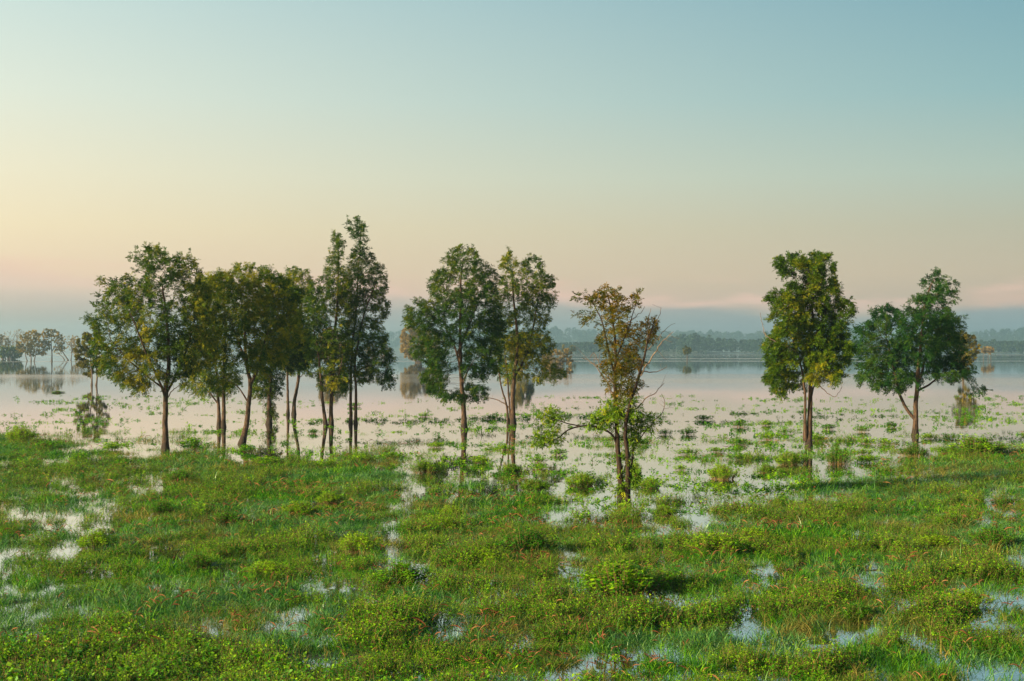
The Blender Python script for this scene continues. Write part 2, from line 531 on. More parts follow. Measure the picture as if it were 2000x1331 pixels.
def build_far_shore():
    hm, T = newmat("hill_soil")
    p = T.n('ShaderNodeBsdfPrincipled')
    p.inputs['Base Color'].default_value = (0.03, 0.045, 0.02, 1)
    p.inputs['Roughness'].default_value = 0.9
    o = T.n('ShaderNodeOutputMaterial')
    T.l(p.outputs[0], o.inputs[0])
    fm = leaf_mat("far_foliage", (0.010, 0.022, 0.012), (0.013, 0.028, 0.015), (0.017, 0.034, 0.017), trans=0.0, spec=0.0)  # leaf colour darkened in place of the fog's shade over the woods
    HV, HF, off = [], [], 0
    TV, TF, TT, toff = [], [], [], 0
    r = np.random.default_rng(5)
    for D, nm, prof, th in RIDGES:
        xs = np.array([q[0] for q in prof], float)
        hs = HC + (HOR - np.array([q[1] for q in prof], float)) / FPX * D      # skyline height in metres
        X = np.linspace((xs[0] - 1000) / FPX * D, (xs[-1] - 1000) / FPX * D, 160)
        sky = np.interp(X, (xs - 1000) / FPX * D, hs)
        dep = np.array([0, 6, 40, 90, 170, 330])
        prf = np.array([0.0, 0.10, 0.45, 0.8, 1.0, 0.6])
        G = np.zeros((len(dep), len(X), 3))
        crest = np.maximum(sky - th * 0.95, 0.5)
        for k in range(len(dep)):
            G[k, :, 0] = X
            G[k, :, 1] = D + dep[k] + 10 * (fbm(X, X * 0 + k, 60, 3) - 0.5)
            G[k, :, 2] = -1.0 + (crest + 1.0) * prf[k] if k else -1.0
        ny, nx = G.shape[:2]
        i = (np.arange(ny - 1)[:, None] * nx + np.arange(nx - 1)[None, :]).ravel()
        HV.append(G.reshape(-1, 3))
        HF.append(np.stack([i, i + 1, i + nx + 1, i + nx], -1) + off)
        off += ny * nx
        # trees
        n = int((X[-1] - X[0]) * (1.25 if D < 1200 else 1.0))
        tx = r.uniform(X[0], X[-1], n)
        td = r.beta(0.9, 1.2, n) * 170
        tz = np.interp(td, dep, prf) * (np.interp(tx, X, crest) + 1.0) - 1.0
        hgt = th * r.uniform(0.6, 1.12, n) * (0.55 + 0.9 * fbm(tx, td, 55, 8))
        big = r.random(n) < 0.12
        hgt = np.where(big, hgt * 1.22, hgt)
        sk = np.interp(tx, X, sky)
        hgt = np.minimum(hgt, np.maximum(sk * 1.07 - tz, 2.0))
        nq = 90
        rad = hgt * r.uniform(0.22, 0.42, n)
        th_ = r.uniform(0, 2 * np.pi, (n, nq))
        h_ = r.beta(1.5, 1.1, (n, nq))
        pr = np.sqrt(np.clip(1 - (2 * h_ - 1.0) ** 2 * 0.9, 0, 1)) * r.uniform(0.45, 1.0, (n, nq))
        cx = tx[:, None] + np.cos(th_) * pr * rad[:, None]
        cy = D + td[:, None] + np.sin(th_) * pr * rad[:, None]
        cz = tz[:, None] + hgt[:, None] * (0.10 + 0.88 * h_)
        C = np.stack([cx, cy, cz], -1).reshape(-1, 3)
        s = np.repeat(hgt * 0.085, nq)[:, None] * r.uniform(0.6, 1.3, (n * nq, 1))
        a = unit(r.normal(size=(n * nq, 3)))
        b = unit(np.cross(a, r.normal(size=(n * nq, 3))))
        Q = np.stack([C - a * s, C - b * s * 0.8, C + a * s, C + b * s * 0.8], 1).reshape(-1, 3)
        TV.append(Q)
        TF.append(np.arange(len(Q)).reshape(-1, 4) + toff)
        toff += len(Q)
        TT.append(np.repeat(r.random(n), nq) * 0.7 + r.random(n * nq) * 0.3)
    tag(obj('hills', mesh_np('hills', np.concatenate(HV), np.concatenate(HF), hm, smooth=True)), kind='structure')
    f = obj('far_forest', mesh_np('far_forest', np.concatenate(TV), np.concatenate(TF), fm, tint=np.concatenate(TT)))
    tag(f, 'misty blue-green woods along the far shore of the lake', 'forest', kind='stuff')


# ------------------------------------------------------------------ trees
def colonize(att, nodes, par, step, di, dk, r, up=0.12, iters=160, maxn=6000):
    P = list(map(np.array, nodes))
    par = list(par)
    A = att.copy()
    arr = np.array(P)
    d = np.linalg.norm(A[:, None] - arr[None], axis=2)
    near = d.argmin(1)
    nd = d.min(1)
    for it in range(iters):
        act = nd < di
        if not act.any():
            act = nd < di * 2.5
            if not act.any():
                break
        dirs = np.zeros((len(P), 3))
        cnt = np.zeros(len(P))
        v = unit(A[act] - np.array(P)[near[act]])
        np.add.at(dirs, near[act], v)
        np.add.at(cnt, near[act], 1)
        gi = np.nonzero(cnt)[0]
        g = unit(dirs[gi] / cnt[gi, None] + np.array([0, 0, up]) + r.normal(scale=0.16, size=(len(gi), 3)))
        new = np.array(P)[gi] + g * step
        start = len(P)
        for k, i in enumerate(gi):
            P.append(new[k])
            par.append(i)
        dn = np.linalg.norm(A[:, None] - new[None], axis=2)
        j = dn.argmin(1)
        m = dn[np.arange(len(A)), j]
        better = m < nd
        near = np.where(better, start + j, near)
        nd = np.where(better, m, nd)
        keep = nd > dk
        A, near, nd = A[keep], near[keep], nd[keep]
        if len(A) == 0 or len(P) > maxn:
            break
    return np.array(P), np.array(par)


def leaflets(base, d, nrm, L, r, pairs=3, ll=0.36, lw=0.118, tint=None):
    """pinnate leaves: a row of leaflets either side of the leaf stalk, plus the end one"""
    n = len(base)
    d = unit(d)
    side = unit(np.cross(d, nrm))
    up = np.cross(side, d)
    Vs, Ts = [], []
    spec = []
    for k in range(pairs):
        f = 0.35 + 0.5 * k / max(pairs - 1, 1)
        spec += [(f, 1), (f, -1)]
    spec.append((0.85, 0))
    for f, s in spec:
        droop = -0.25 * f * f
        b = base + d * (L * f)[:, None] + np.array([0, 0, 1.0]) * (L * droop)[:, None]
        ld = d * (0.72 if s else 1.0) + side * (0.85 * s) + up * r.normal(scale=0.22, size=(n, 1)) + np.array([0, 0, -0.25])
        ld = unit(ld + r.normal(scale=0.12, size=(n, 3)))
        wd = unit(np.cross(ld, up + r.normal(scale=0.45, size=(n, 3))))
        l = (L * ll * r.uniform(0.8, 1.2, n))[:, None]
        w = (L * lw * r.uniform(0.8, 1.2, n))[:, None]
        Vs.append(np.stack([b, b + ld * l * 0.45 + wd * w * 0.5, b + ld * l, b + ld * l * 0.45 - wd * w * 0.5], 1))
        Ts.append(tint + r.normal(scale=0.08, size=n))
    V = np.stack(Vs, 1).reshape(-1, 3)
    F = np.arange(len(V)).reshape(-1, 4)
    return V, F, np.clip(np.stack(Ts, 1).ravel(), 0, 1)


def simple_leaves(base, d, nrm, L, W, r, tint):
    d = unit(d)
    side = unit(np.cross(d, nrm))
    L = L[:, None]
    W = W[:, None]
    V = np.stack([base, base + d * L * 0.45 + side * W * 0.5, base + d * L, base + d * L * 0.45 - side * W * 0.5], 1).reshape(-1, 3)
    return V, np.arange(len(V)).reshape(-1, 4), np.clip(tint, 0, 1)


def resample(P, step):
    P = np.asarray(P, float)
    # smooth through the points (Catmull-Rom), then even spacing
    Q = []
    n = len(P)
    for i in range(n - 1):
        p0, p1, p2, p3 = P[max(i - 1, 0)], P[i], P[i + 1], P[min(i + 2, n - 1)]
        for t in np.linspace(0, 1, 12, endpoint=False):
            Q.append(0.5 * ((2 * p1) + (-p0 + p2) * t + (2 * p0 - 5 * p1 + 4 * p2 - p3) * t * t + (-p0 + 3 * p1 - 3 * p2 + p3) * t ** 3))
    Q.append(P[-1])
    Q = np.array(Q)
    s = np.concatenate([[0], np.cumsum(np.linalg.norm(np.diff(Q, axis=0), axis=1))])
    k = max(2, int(round(s[-1] / step)) + 1)
    u = np.linspace(0, s[-1], k)
    return np.stack([np.interp(u, s, Q[:, j]) for j in range(3)], 1)


def make_tree(name, x, y, stems, limbs, lobes, leaf_m, bark_m, label, cat='tree', group=None, leaves=4200, leaf_len=0.25, natt=900, seed=1,
              depth=1.0, dead=(), dk=0.25, di=1.7, step=0.15, simple=False, extra=None, shell=0.55, tipspan=9, min_r=0.0045, up=0.12, pairs=4, dens=1.4, lmul=1.42):
    """stems/limbs: (list of photo points, radius at foot, radius at end) in photo pixels; lobes: ellipses of the crown's outline"""
    r = np.random.default_rng(seed)
    X0, D = PX(x, y)
    k = D / FPX                                    # metres per pixel at the tree

    def W(p, dy=0.0):
        return np.array([(p[0] - x) * k, dy, (y - p[1]) * k])
    root = bpy.data.objects.new(name, None)
    COL.objects.link(root)
    root.location = (X0, D, 0)
    root.empty_display_size = 0.5
    tag(root, label, cat, group)
    cxm = np.mean([q[0] for q in lobes]) if lobes else x
    halfw = max([abs(q[0] - cxm) + q[2] for q in lobes]) * k if lobes else 1.0
    nodes, par, fixed_r, stem_chains, limb_chains, owner = [], [], [], [], [], []
    for si, (pts, r0, r1) in enumerate(list(stems) + list(limbs)):
        is_stem = si < len(stems)
        P = np.array([W(p) for p in pts])
        n = len(P)
        sd = r.normal() * (0.10 if is_stem else 0.30)
        P[:, 1] += np.linspace(0, 1, n) * sd * np.linalg.norm(P[-1] - P[0])
        if is_stem:
            P[0, 2] -= 0.35
        elif nodes:                                # a limb starts on the nearest stem node
            j = np.argmin([np.linalg.norm(np.array(q) - P[0]) for q in nodes])
            P[:, 1] += nodes[j][1]
            P[0] = nodes[j]
        Q = resample(P, step)
        wob = np.cumsum(r.normal(scale=0.007, size=(len(Q), 3)), axis=0)
        wob -= np.linspace(0, 1, len(Q))[:, None] * wob[-1] * 0.5
        wob[:, 2] *= 0.2
        Q = Q + wob - wob[0]
        u = np.linspace(0, 1, len(Q))
        if is_stem:
            r0 = r0 * 0.82
        rr = (r0 * (1 - u) ** 0.8 + r1 * (1 - (1 - u) ** 0.8)) * k
        if is_stem:
            hgt = Q[:, 2] - Q[0, 2] - 0.35
            rr = rr * (1 + 0.6 * np.exp(-np.maximum(hgt, 0) / 0.28))
        own = si if is_stem else (owner[j] if nodes else 0)
        (stem_chains if is_stem else limb_chains).append((Q, rr) if is_stem else (own, Q, rr))
        st = len(nodes)
        for i in range(len(Q)):
            nodes.append(Q[i])
            owner.append(own)
            fixed_r.append(rr[i])
            if i == 0:
                par.append(-1 if is_stem or not st else int(j))
            else:
                par.append(st + i - 1)
    nfix = len(nodes)
    natt = int(natt * dens)
    leaves = int(leaves * dens * lmul)
    # attraction points fill the crown's lobes, denser towards the outside
    if lobes:
        vol = np.array([q[2] * q[3] * (q[4] if len(q) > 4 else 1.0) for q in lobes])
        cnt = np.maximum((natt * vol / vol.sum()).astype(int), 6)
        A = []
        for q, c in zip(lobes, cnt):
            v = unit(r.normal(size=(c, 3)))
            rad = r.random(c) ** (1 / 3)
            rad = np.where(r.random(c) < shell, 0.72 + 0.28 * rad, rad)
            rz = q[2] * k * depth
            room = math.sqrt(max(halfw ** 2 - (abs(q[0] - cxm) * k) ** 2, 0.0)) * 0.85 * depth
            oy = r.uniform(-1, 1) * max(room - rz, 0.0)
            w = W((q[0], q[1]), oy)
            # two depths for the wide lobes so that the crown is round and not a slab
            oy2 = np.where(r.random(c) < 0.5, 0, r.uniform(-1, 1, c) * max(room - rz, 0.0))
            A.append(w + v * rad[:, None] * np.array([q[2] * k, rz, q[3] * k]) + np.stack([oy2 * 0, oy2, oy2 * 0], 1))
        A = np.concatenate(A)
        # crowns start growing only above the first crown row
        zc = min([(y - q[1] - q[3] * 1.25) * k for q in lobes])
        usable = [i for i in range(nfix) if nodes[i][2] > zc]
        if not usable:
            usable = [nfix - 1]
        # grow
        um = {i: n_ for n_, i in enumerate(usable)}
        P, pr = colonize(A, [nodes[i] for i in usable], [-1] * len(usable), step, di, dk, r, up=up)
        allP = list(nodes)
        allpar = list(par)
        remap = {}
        for i in range(len(P)):
            if i < len(usable):
                remap[i] = usable[i]
            else:
                remap[i] = len(allP)
                allP.append(P[i])
                allpar.append(remap[pr[i]])
    else:
        allP, allpar = list(nodes), list(par)
    allP = np.array(allP)
    N = len(allP)
    kids = [[] for _ in range(N)]
    for i in range(N):
        if allpar[i] >= 0:
            kids[allpar[i]].append(i)
    # pipe-model radii for grown wood and distance to the tip
    rad = np.zeros(N)
    tip = np.zeros(N, int)
    for i in range(N - 1, -1, -1):
        gk = [c for c in kids[i] if c >= nfix]
        if gk:
            rad[i] = sum(rad[c] ** 2.25 for c in gk) ** (1 / 2.25)
            tip[i] = max(tip[c] for c in gk) + 1
        else:
            rad[i] = min_r
    # chains of grown wood
    chains = []
    for i in range(N):
        for c in kids[i]:
            if c < nfix:
                continue
            gk = [q for q in kids[i] if q >= nfix]
            lead = max(gk, key=lambda q: rad[q])
            if i >= nfix and c == lead:
                continue                          # continues an existing chain
            ch = [i, c]
            while True:
                g2 = [q for q in kids[ch[-1]] if q >= nfix]
                if not g2:
                    break
                ch.append(max(g2, key=lambda q: rad[q]))
            rr = np.array([rad[q] for q in ch])
            cap = (fixed_r[i] * 0.8) if i < nfix else rad[i]
            rr = np.minimum(rr, cap)
            rr[0] = rr[1]
            rr[-1] = min_r * 0.6
            q0 = i
            while q0 >= nfix:
                q0 = allpar[q0]
            chains.append((owner[q0], allP[ch], rr))
    # long shoots that stand out of the crown, each a twig with leaves along it
    sh_base, sh_dir = [], []
    if leaves and lobes and not simple:
        tips = np.array([i for i in range(nfix, N) if tip[i] == 0])
        ctr0 = allP[tips].mean(0)
        for i in r.choice(tips, int(len(tips) * 0.45), replace=False):
            bd = unit(allP[i] - allP[allpar[i]])
            o_ = unit(allP[i] - ctr0)
            dv = unit(bd * 0.7 + o_ * 0.5 + np.array([0, 0, 0.35]) + r.normal(scale=0.3, size=3))
            ln = r.uniform(0.18, 0.48)
            tw = allP[i] + dv * np.linspace(0, ln, 4)[:, None] + np.array([0, 0, -0.10]) * (np.linspace(0, 1, 4) ** 2)[:, None] * ln
            q0 = i
            while q0 >= nfix:
                q0 = allpar[q0]
            chains.append((owner[q0], tw, np.linspace(min_r * 0.7, 0.0022, 4)))
            for u in r.uniform(0.15, 1.0, int(5 + ln * 14)):
                sh_base.append(allP[i] + (tw[-1] - allP[i]) * u)
                sh_dir.append(dv * 0.6 + r.normal(scale=0.55, size=3))
    for sc in stem_chains:
        V, F = tubes([sc], 9)
        obj('trunk', mesh_np('trunk', V, F, bark_m, smooth=True), root)
    if dead:
        for pts, r0, r1 in dead:
            P = np.array([W(p) for p in pts])
            j = np.linalg.norm(allP[:nfix] - P[0], axis=1).argmin()
            P[:, 1] += allP[j][1] + np.linspace(0, 1, len(P)) * r.normal(scale=0.25)
            P[0] = allP[j]
            Q = resample(P, step * 0.7) + 0
            Q[1:] += r.normal(scale=0.012, size=(len(Q) - 1, 3))
            rr = np.linspace(r0, r1, len(Q)) * k
            dc = [(Q, rr)]
            for _ in range(max(1, len(Q) // 5)):   # side twigs
                a = r.integers(len(Q) // 3, len(Q))
                dv = unit(Q[min(a + 1, len(Q) - 1)] - Q[max(a - 1, 0)] + r.normal(scale=0.7, size=3) + np.array([0, 0, 0.3]))
                ln = r.uniform(0.15, 0.45)
                tw = Q[a] + dv * np.linspace(0, ln, 4)[:, None] + r.normal(scale=0.01, size=(4, 3)) * np.arange(4)[:, None] * 0.5
                dc.append((tw, np.linspace(min(rr[a] * 0.6, 0.008), 0.003, 4)))
            V, F = tubes(dc, 5)
            obj('dead_branch', mesh_np('dead_branch', V, F, M['dead'], smooth=True), root)
    for si in range(len(stems)):
        V, F = tubes([c[1:] for c in limb_chains + chains if c[0] == si], 6)
        if not len(V):
            continue
        obj('branches', mesh_np('branches', V, F, bark_m, smooth=True), root)
    # leaves on the outer nodes
    if leaves and lobes:
        gi = np.array([i for i in range(nfix, N) if tip[i] <= tipspan])
        if len(gi) == 0:
            gi = np.arange(nfix, N)
        wgt = np.where(tip[gi] == 0, 3.0, 1.0)
        pick = r.choice(gi, leaves, p=wgt / wgt.sum())
        bd = unit(allP[pick] - allP[np.array(allpar)[pick]])
        base = allP[pick] + bd * r.uniform(-0.1, 0.12, (leaves, 1)) + r.normal(scale=0.035, size=(leaves, 3)) * (leaf_len / 0.22)
        ctr = np.mean(allP[gi], axis=0)
        out = unit(allP[pick] - ctr)
        d = bd * 0.75 + out * 0.30 + r.normal(scale=0.42, size=(leaves, 3)) + np.array([0, 0, 0.05])
        nrm = unit(np.array([0, 0, 0.9]) + out * 0.35 + r.normal(scale=0.55, size=(leaves, 3)))
        # tint: clump to clump and leaf to leaf
        cl = fbm(allP[pick, 0] + 31 * seed, allP[pick, 2] + allP[pick, 1] * 1.7, 1.3, seed, 2)
        tn = np.clip(0.5 + (cl - 0.5) * 1.5 + r.normal(scale=0.16, size=leaves), 0, 1)
        L = leaf_len * r.uniform(0.7, 1.25, leaves)
        if simple:
            V, F, tt = simple_leaves(base, d, nrm, L, L * 0.42, r, tn)
        else:
            if sh_base:
                ns = len(sh_base)
                base = np.concatenate([base, np.array(sh_base)])
                d = np.concatenate([d, np.array(sh_dir)])
                nrm = np.concatenate([nrm, unit(np.array([0, 0, 0.9]) + r.normal(scale=0.55, size=(ns, 3)))])
                L = np.concatenate([L, leaf_len * r.uniform(0.55, 1.0, ns)])
                tn = np.concatenate([tn, np.clip(r.normal(0.58, 0.2, ns), 0, 1)])
            V, F, tt = leaflets(base, d, nrm, L, r, tint=tn, pairs=pairs)
        obj('crown', mesh_np('crown', V, F, leaf_m, tint=tt), root)
    if extra:
        extra(root, W, r, allP)
    return root


M = {}


def build_materials():
    M['bark'] = bark_mat('ash_bark', (0.012, 0.008, 0.006), (0.068, 0.042, 0.026))
    M['bark_dark'] = bark_mat('dark_bark', (0.008, 0.005, 0.004), (0.036, 0.022, 0.014))
    M['bark_far'] = bark_mat('grey_bark', (0.03, 0.024, 0.020), (0.09, 0.065, 0.05), wet=False)
    M['dead'] = bark_mat('dead_wood', (0.07, 0.05, 0.04), (0.17, 0.13, 0.10), wet=False)
    M['leaf_olive'] = leaf_mat('leaf_olive', (0.008, 0.030, 0.002), (0.041, 0.084, 0.004), (0.185, 0.175, 0.008), trans=0.38)
    M['leaf_warm'] = leaf_mat('leaf_warm', (0.010, 0.036, 0.002), (0.050, 0.098, 0.004), (0.19, 0.185, 0.008), trans=0.40)
    M['leaf_green'] = leaf_mat('leaf_green', (0.006, 0.026, 0.003), (0.025, 0.066, 0.005), (0.120, 0.138, 0.009), trans=0.34)
    M['leaf_cool'] = leaf_mat('leaf_cool', (0.004, 0.026, 0.005), (0.012, 0.050, 0.008), (0.046, 0.088, 0.011), trans=0.32)  # blue-green leaves, colour darkened to stand in for shade on the crown
    M['leaf_rust'] = leaf_mat('leaf_rust', (0.014, 0.028, 0.003), (0.054, 0.062, 0.005), (0.155, 0.095, 0.008))
    M['leaf_fresh'] = leaf_mat('leaf_fresh', (0.030, 0.085, 0.004), (0.085, 0.170, 0.007), (0.24, 0.27, 0.012))
    M['leaf_ochre'] = leaf_mat('leaf_ochre', (0.030, 0.042, 0.006), (0.085, 0.088, 0.011), (0.20, 0.155, 0.016))
    M['leaf_grove'] = leaf_mat('leaf_grove', (0.040, 0.044, 0.006), (0.125, 0.105, 0.012), (0.27, 0.18, 0.018))
    M['leaf_willow'] = leaf_mat('leaf_willow', (0.075, 0.062, 0.024), (0.165, 0.125, 0.046), (0.29, 0.205, 0.075))
    M['leaf_orange'] = leaf_mat('leaf_orange', (0.10, 0.080, 0.030), (0.18, 0.135, 0.050), (0.26, 0.185, 0.07))
    M['grass'] = leaf_mat('grass_blades', (0.005, 0.044, 0.003), (0.032, 0.160, 0.005), (0.15, 0.32, 0.012), trans=0.36, rough=0.6, spec=0.06, inst=True)
    M['grass_dew'] = leaf_mat('dewy_grass', (0.006, 0.046, 0.008), (0.032, 0.140, 0.022), (0.14, 0.28, 0.07), trans=0.32, rough=0.4, spec=0.35, inst=True)
    M['grass_dry'] = leaf_mat('dry_grass', (0.035, 0.065, 0.010), (0.11, 0.125, 0.022), (0.28, 0.22, 0.06), trans=0.35, rough=0.6, spec=0.15, inst=True)
    M['forb'] = leaf_mat('forb_leaves', (0.006, 0.052, 0.002), (0.040, 0.190, 0.004), (0.20, 0.36, 0.006), trans=0.36, rough=0.6, spec=0.06, inst=True)
    M['broad'] = leaf_mat('broad_leaves', (0.006, 0.054, 0.003), (0.042, 0.190, 0.004), (0.19, 0.36, 0.008), trans=0.36, rough=0.45, spec=0.2, inst=True)
    M['red'] = leaf_mat('seed_heads', (0.10, 0.034, 0.018), (0.17, 0.060, 0.030), (0.22, 0.11, 0.05), trans=0.3, inst=True, tcol=(1.2, 0.9, 0.6, 1))
    M['stem'] = leaf_mat('plant_stems', (0.06, 0.035, 0.02), (0.11, 0.07, 0.03), (0.12, 0.12, 0.04), trans=0.1, inst=True)


def st(*p):
    return list(p)


def build_main_trees():
    B = M['bark']
    make_tree('ash_tree', 323, 880, [(st((323, 880), (322, 830), (324, 772), (330, 700), (326, 620), (316, 540)), 7.5, 1.0)],
              [(st((324, 775), (312, 732), (297, 678), (280, 615)), 2.7, 0.9), (st((324, 772), (342, 730), (360, 670), (376, 600)), 2.8, 0.9),
               (st((322, 762), (296, 738), (262, 706), (230, 665)), 2.0, 0.7)],
              [(312, 525, 44, 42), (362, 540, 34, 40), (250, 580, 52, 42), (330, 610, 88, 58), (212, 630, 34, 50), (230, 690, 44, 48), (300, 700, 85, 56),
               (378, 660, 42, 70), (268, 742, 36, 22), (398, 590, 22, 42), (190, 590, 14, 18, .6)],
              M['leaf_olive'], B, 'broad round-crowned tree with upright forked limbs rooted at the meadow edge, leftmost big tree', seed=11, leaves=4600, natt=1150,
              dead=[(st((322, 785), (335, 765), (352, 752)), 1.5, .5)], group='ash trees standing in the flood water')
    make_tree('ash_tree', 432, 835, [(st((428, 835), (427, 795), (424, 740), (415, 680)), 4.6, 1.0), (st((437, 835), (438, 790), (440, 720), (442, 640), (440, 590)), 5.0, 1.0)],
              [(st((427, 790), (400, 762), (372, 748)), 2.0, .6)],
              [(395, 690, 42, 52), (420, 740, 46, 36), (440, 620, 55, 62), (380, 756, 26, 16), (410, 575, 40, 36)],
              M['leaf_warm'], B, 'twin-trunked tree in the water, behind and left of the tree with the curved trunk', seed=12, leaves=2900, natt=800, group='ash trees standing in the flood water')
    make_tree('ash_tree', 470, 868, [(st((468, 868), (477, 838), (481, 795), (482, 752), (474, 705), (470, 650), (468, 590)), 7.0, 1.0)],
              [(st((482, 752), (500, 715), (512, 665), (530, 610)), 3.6, .8), (st((480, 785), (462, 757), (438, 742)), 2.0, .6), (st((474, 705), (455, 660), (435, 610)), 2.6, .7)],
              [(480, 560, 66, 38), (430, 590, 48, 52), (538, 585, 46, 46), (500, 622, 76, 56), (558, 632, 38, 48), (432, 668, 42, 46), (515, 690, 46, 36), (448, 740, 26, 24, .6)],
              M['leaf_warm'], B, 'dense flat-topped tree whose single curved trunk bends to the right from its foot', seed=13, leaves=4300, natt=1100, group='ash trees standing in the flood water')
    make_tree('ash_tree', 525, 829, [(st((525, 829), (524, 790), (526, 740), (530, 680), (538, 610)), 6.0, 1.0)], [],
              [(530, 700, 44, 48), (562, 655, 40, 48), (518, 755, 28, 32), (540, 600, 45, 45), (578, 690, 22, 32), (524, 806, 7, 18, .5)],
              M['leaf_green'], B, 'dark tree with a leaf-clad trunk, close behind the tree with the curved trunk', seed=14, leaves=3500, natt=850, group='ash trees standing in the flood water')
    make_tree('ash_tree', 568, 810, [(st((562, 810), (563, 760), (564, 700), (566, 640)), 3.4, .9), (st((574, 810), (574, 790), (580, 752), (584, 700), (587, 620), (586, 560)), 4.4, .9)],
              [], [(582, 560, 28, 36), (596, 615, 32, 42), (572, 690, 32, 40), (600, 690, 26, 40), (570, 540, 15, 20)],
              M['leaf_warm'], B, 'slim tree with one straight and one bowed stem, left of the pointed trees', seed=15, leaves=2900, natt=650,
              dead=[(st((581, 745), (592, 730), (600, 722)), 1.2, .4)], group='ash trees standing in the flood water')
    make_tree('ash_tree', 642, 832, [(st((638, 832), (631, 795), (627, 745), (622, 690), (612, 630)), 4.4, .9), (st((647, 832), (648, 775), (650, 700), (655, 600), (660, 490)), 5.0, .8)],
              [(st((648, 760), (662, 735), (672, 700)), 1.8, .6)],
              [(660, 488, 11, 32), (655, 545, 26, 36), (630, 590, 32, 48), (668, 595, 26, 48), (624, 660, 32, 48), (658, 675, 32, 46), (648, 735, 32, 26)],
              M['leaf_olive'], B, 'pointed tree with two diverging stems, just left of the tallest tree', seed=16, leaves=2900, natt=850, group='ash trees standing in the flood water')
    make_tree('ash_tree', 690, 829, [(st((686, 829), (685, 770), (688, 690), (695, 600), (700, 490), (701, 450)), 3.8, .7), (st((694, 829), (695, 770), (695, 700), (713, 620), (738, 550)), 3.8, .8)],
              [(st((694, 730), (720, 715), (748, 735)), 1.8, .6)],
              [(700, 464, 17, 32), (708, 525, 28, 38), (738, 558, 15, 42), (688, 570, 30, 48), (718, 600, 38, 46), (712, 660, 44, 38), (742, 708, 28, 38), (700, 715, 42, 36), (754, 740, 18, 16),
               (668, 758, 18, 12, .6)],
              M['leaf_green'], B, 'tallest tree of all, slender and pointed with two parallel stems', seed=17, leaves=3700, natt=1050, group='ash trees standing in the flood water')
    make_tree('ash_tree', 905, 840, [(st((906, 840), (905, 800), (901, 750), (899, 690), (897, 620), (900, 550), (905, 505)), 6.4, .9)],
              [(st((903, 748), (914, 727), (927, 703)), 2.2, .7), (st((899, 725), (888, 680), (868, 640)), 2.8, .7), (st((898, 690), (915, 640), (935, 590)), 2.6, .7)],
              [(905, 515, 36, 28), (868, 560, 38, 34), (935, 558, 36, 44), (836, 622, 44, 36), (900, 620, 66, 50), (958, 640, 26, 58), (850, 678, 42, 38), (936, 700, 44, 38), (852, 738, 26, 30, 1.4), (870, 770, 14, 14, .8),
               (918, 765, 34, 18, 1.1), (803, 625, 12, 14, .6)],
              M['leaf_green'], B, 'dense dark green tree on one straight trunk standing in the water near mid picture', seed=18, leaves=6200, natt=1200, group='ash trees standing in the flood water')
    make_tree('ash_tree', 1002, 830, [(st((1002, 830), (1003, 780), (1006, 730), (1010, 670), (1004, 600), (999, 530)), 6.0, .8), (st((992, 830), (990, 795), (979, 757), (973, 715)), 3.0, .8),
                                      (st((999, 829), (995, 775), (992, 730), (985, 670)), 2.6, .7)],
              [(st((1006, 735), (1030, 690), (1045, 620), (1055, 560)), 2.6, .7)],
              [(994, 520, 15, 28), (1040, 540, 28, 36), (1072, 565, 13, 32), (1000, 580, 34, 46), (1050, 600, 32, 42), (1000, 655, 36, 48), (1040, 675, 38, 38), (1070, 728, 34, 20), (1000, 720, 36, 28), (975, 640, 18, 60)],
              M['leaf_olive'], B, 'thin-crowned tree with several stems, right of the dense dark green tree', seed=19, leaves=3700, natt=950,
              dead=[(st((994, 800), (981, 786), (962, 779), (941, 776)), 1.4, .5)], group='ash trees standing in the flood water')

    def shoots(root, W, r, allP):
        lob = [(1215, 798, 42, 22), (1188, 815, 28, 20), (1262, 824, 24, 13), (1236, 850, 20, 24), (1072, 812, 27, 13), (1074, 853, 28, 12), (1052, 850, 14, 11), (1158, 820, 16, 12), (1222, 900, 9, 34), (1212, 950, 9, 18), (1238, 935, 8, 20)]
        b = []
        for cx, cy, rx, ry in lob:
            n = int(rx * ry * 0.27) + 4
            v = unit(r.normal(size=(n, 3))) * (r.random((n, 1)) ** 0.4)
            c = W((cx, cy))
            kx = np.linalg.norm(W((cx + rx, cy)) - c)
            kz = np.linalg.norm(W((cx, cy + ry)) - c)
            near = allP[np.linalg.norm(allP - c, axis=1).argmin()]
            b.append(np.array([c[0], near[1], c[2]]) + v * np.array([kx, max(kx * 0.8, 0.2), kz]))
        b = np.concatenate(b)
        n = len(b)
        d = r.normal(scale=0.7, size=(n, 3)) + np.array([0, 0, -0.05])
        V, F, tt = leaflets(b, d, unit(np.array([0, 0, 1.0]) + r.normal(scale=0.4, size=(n, 3))), 0.24 * r.uniform(0.7, 1.2, n), r, pairs=4, ll=.42, lw=.12,
                            tint=np.clip(r.normal(0.5, 0.2, n), 0, 1))
        obj('low_shoots', mesh_np('low_shoots', V, F, M['leaf_fresh'], tint=tt), root)
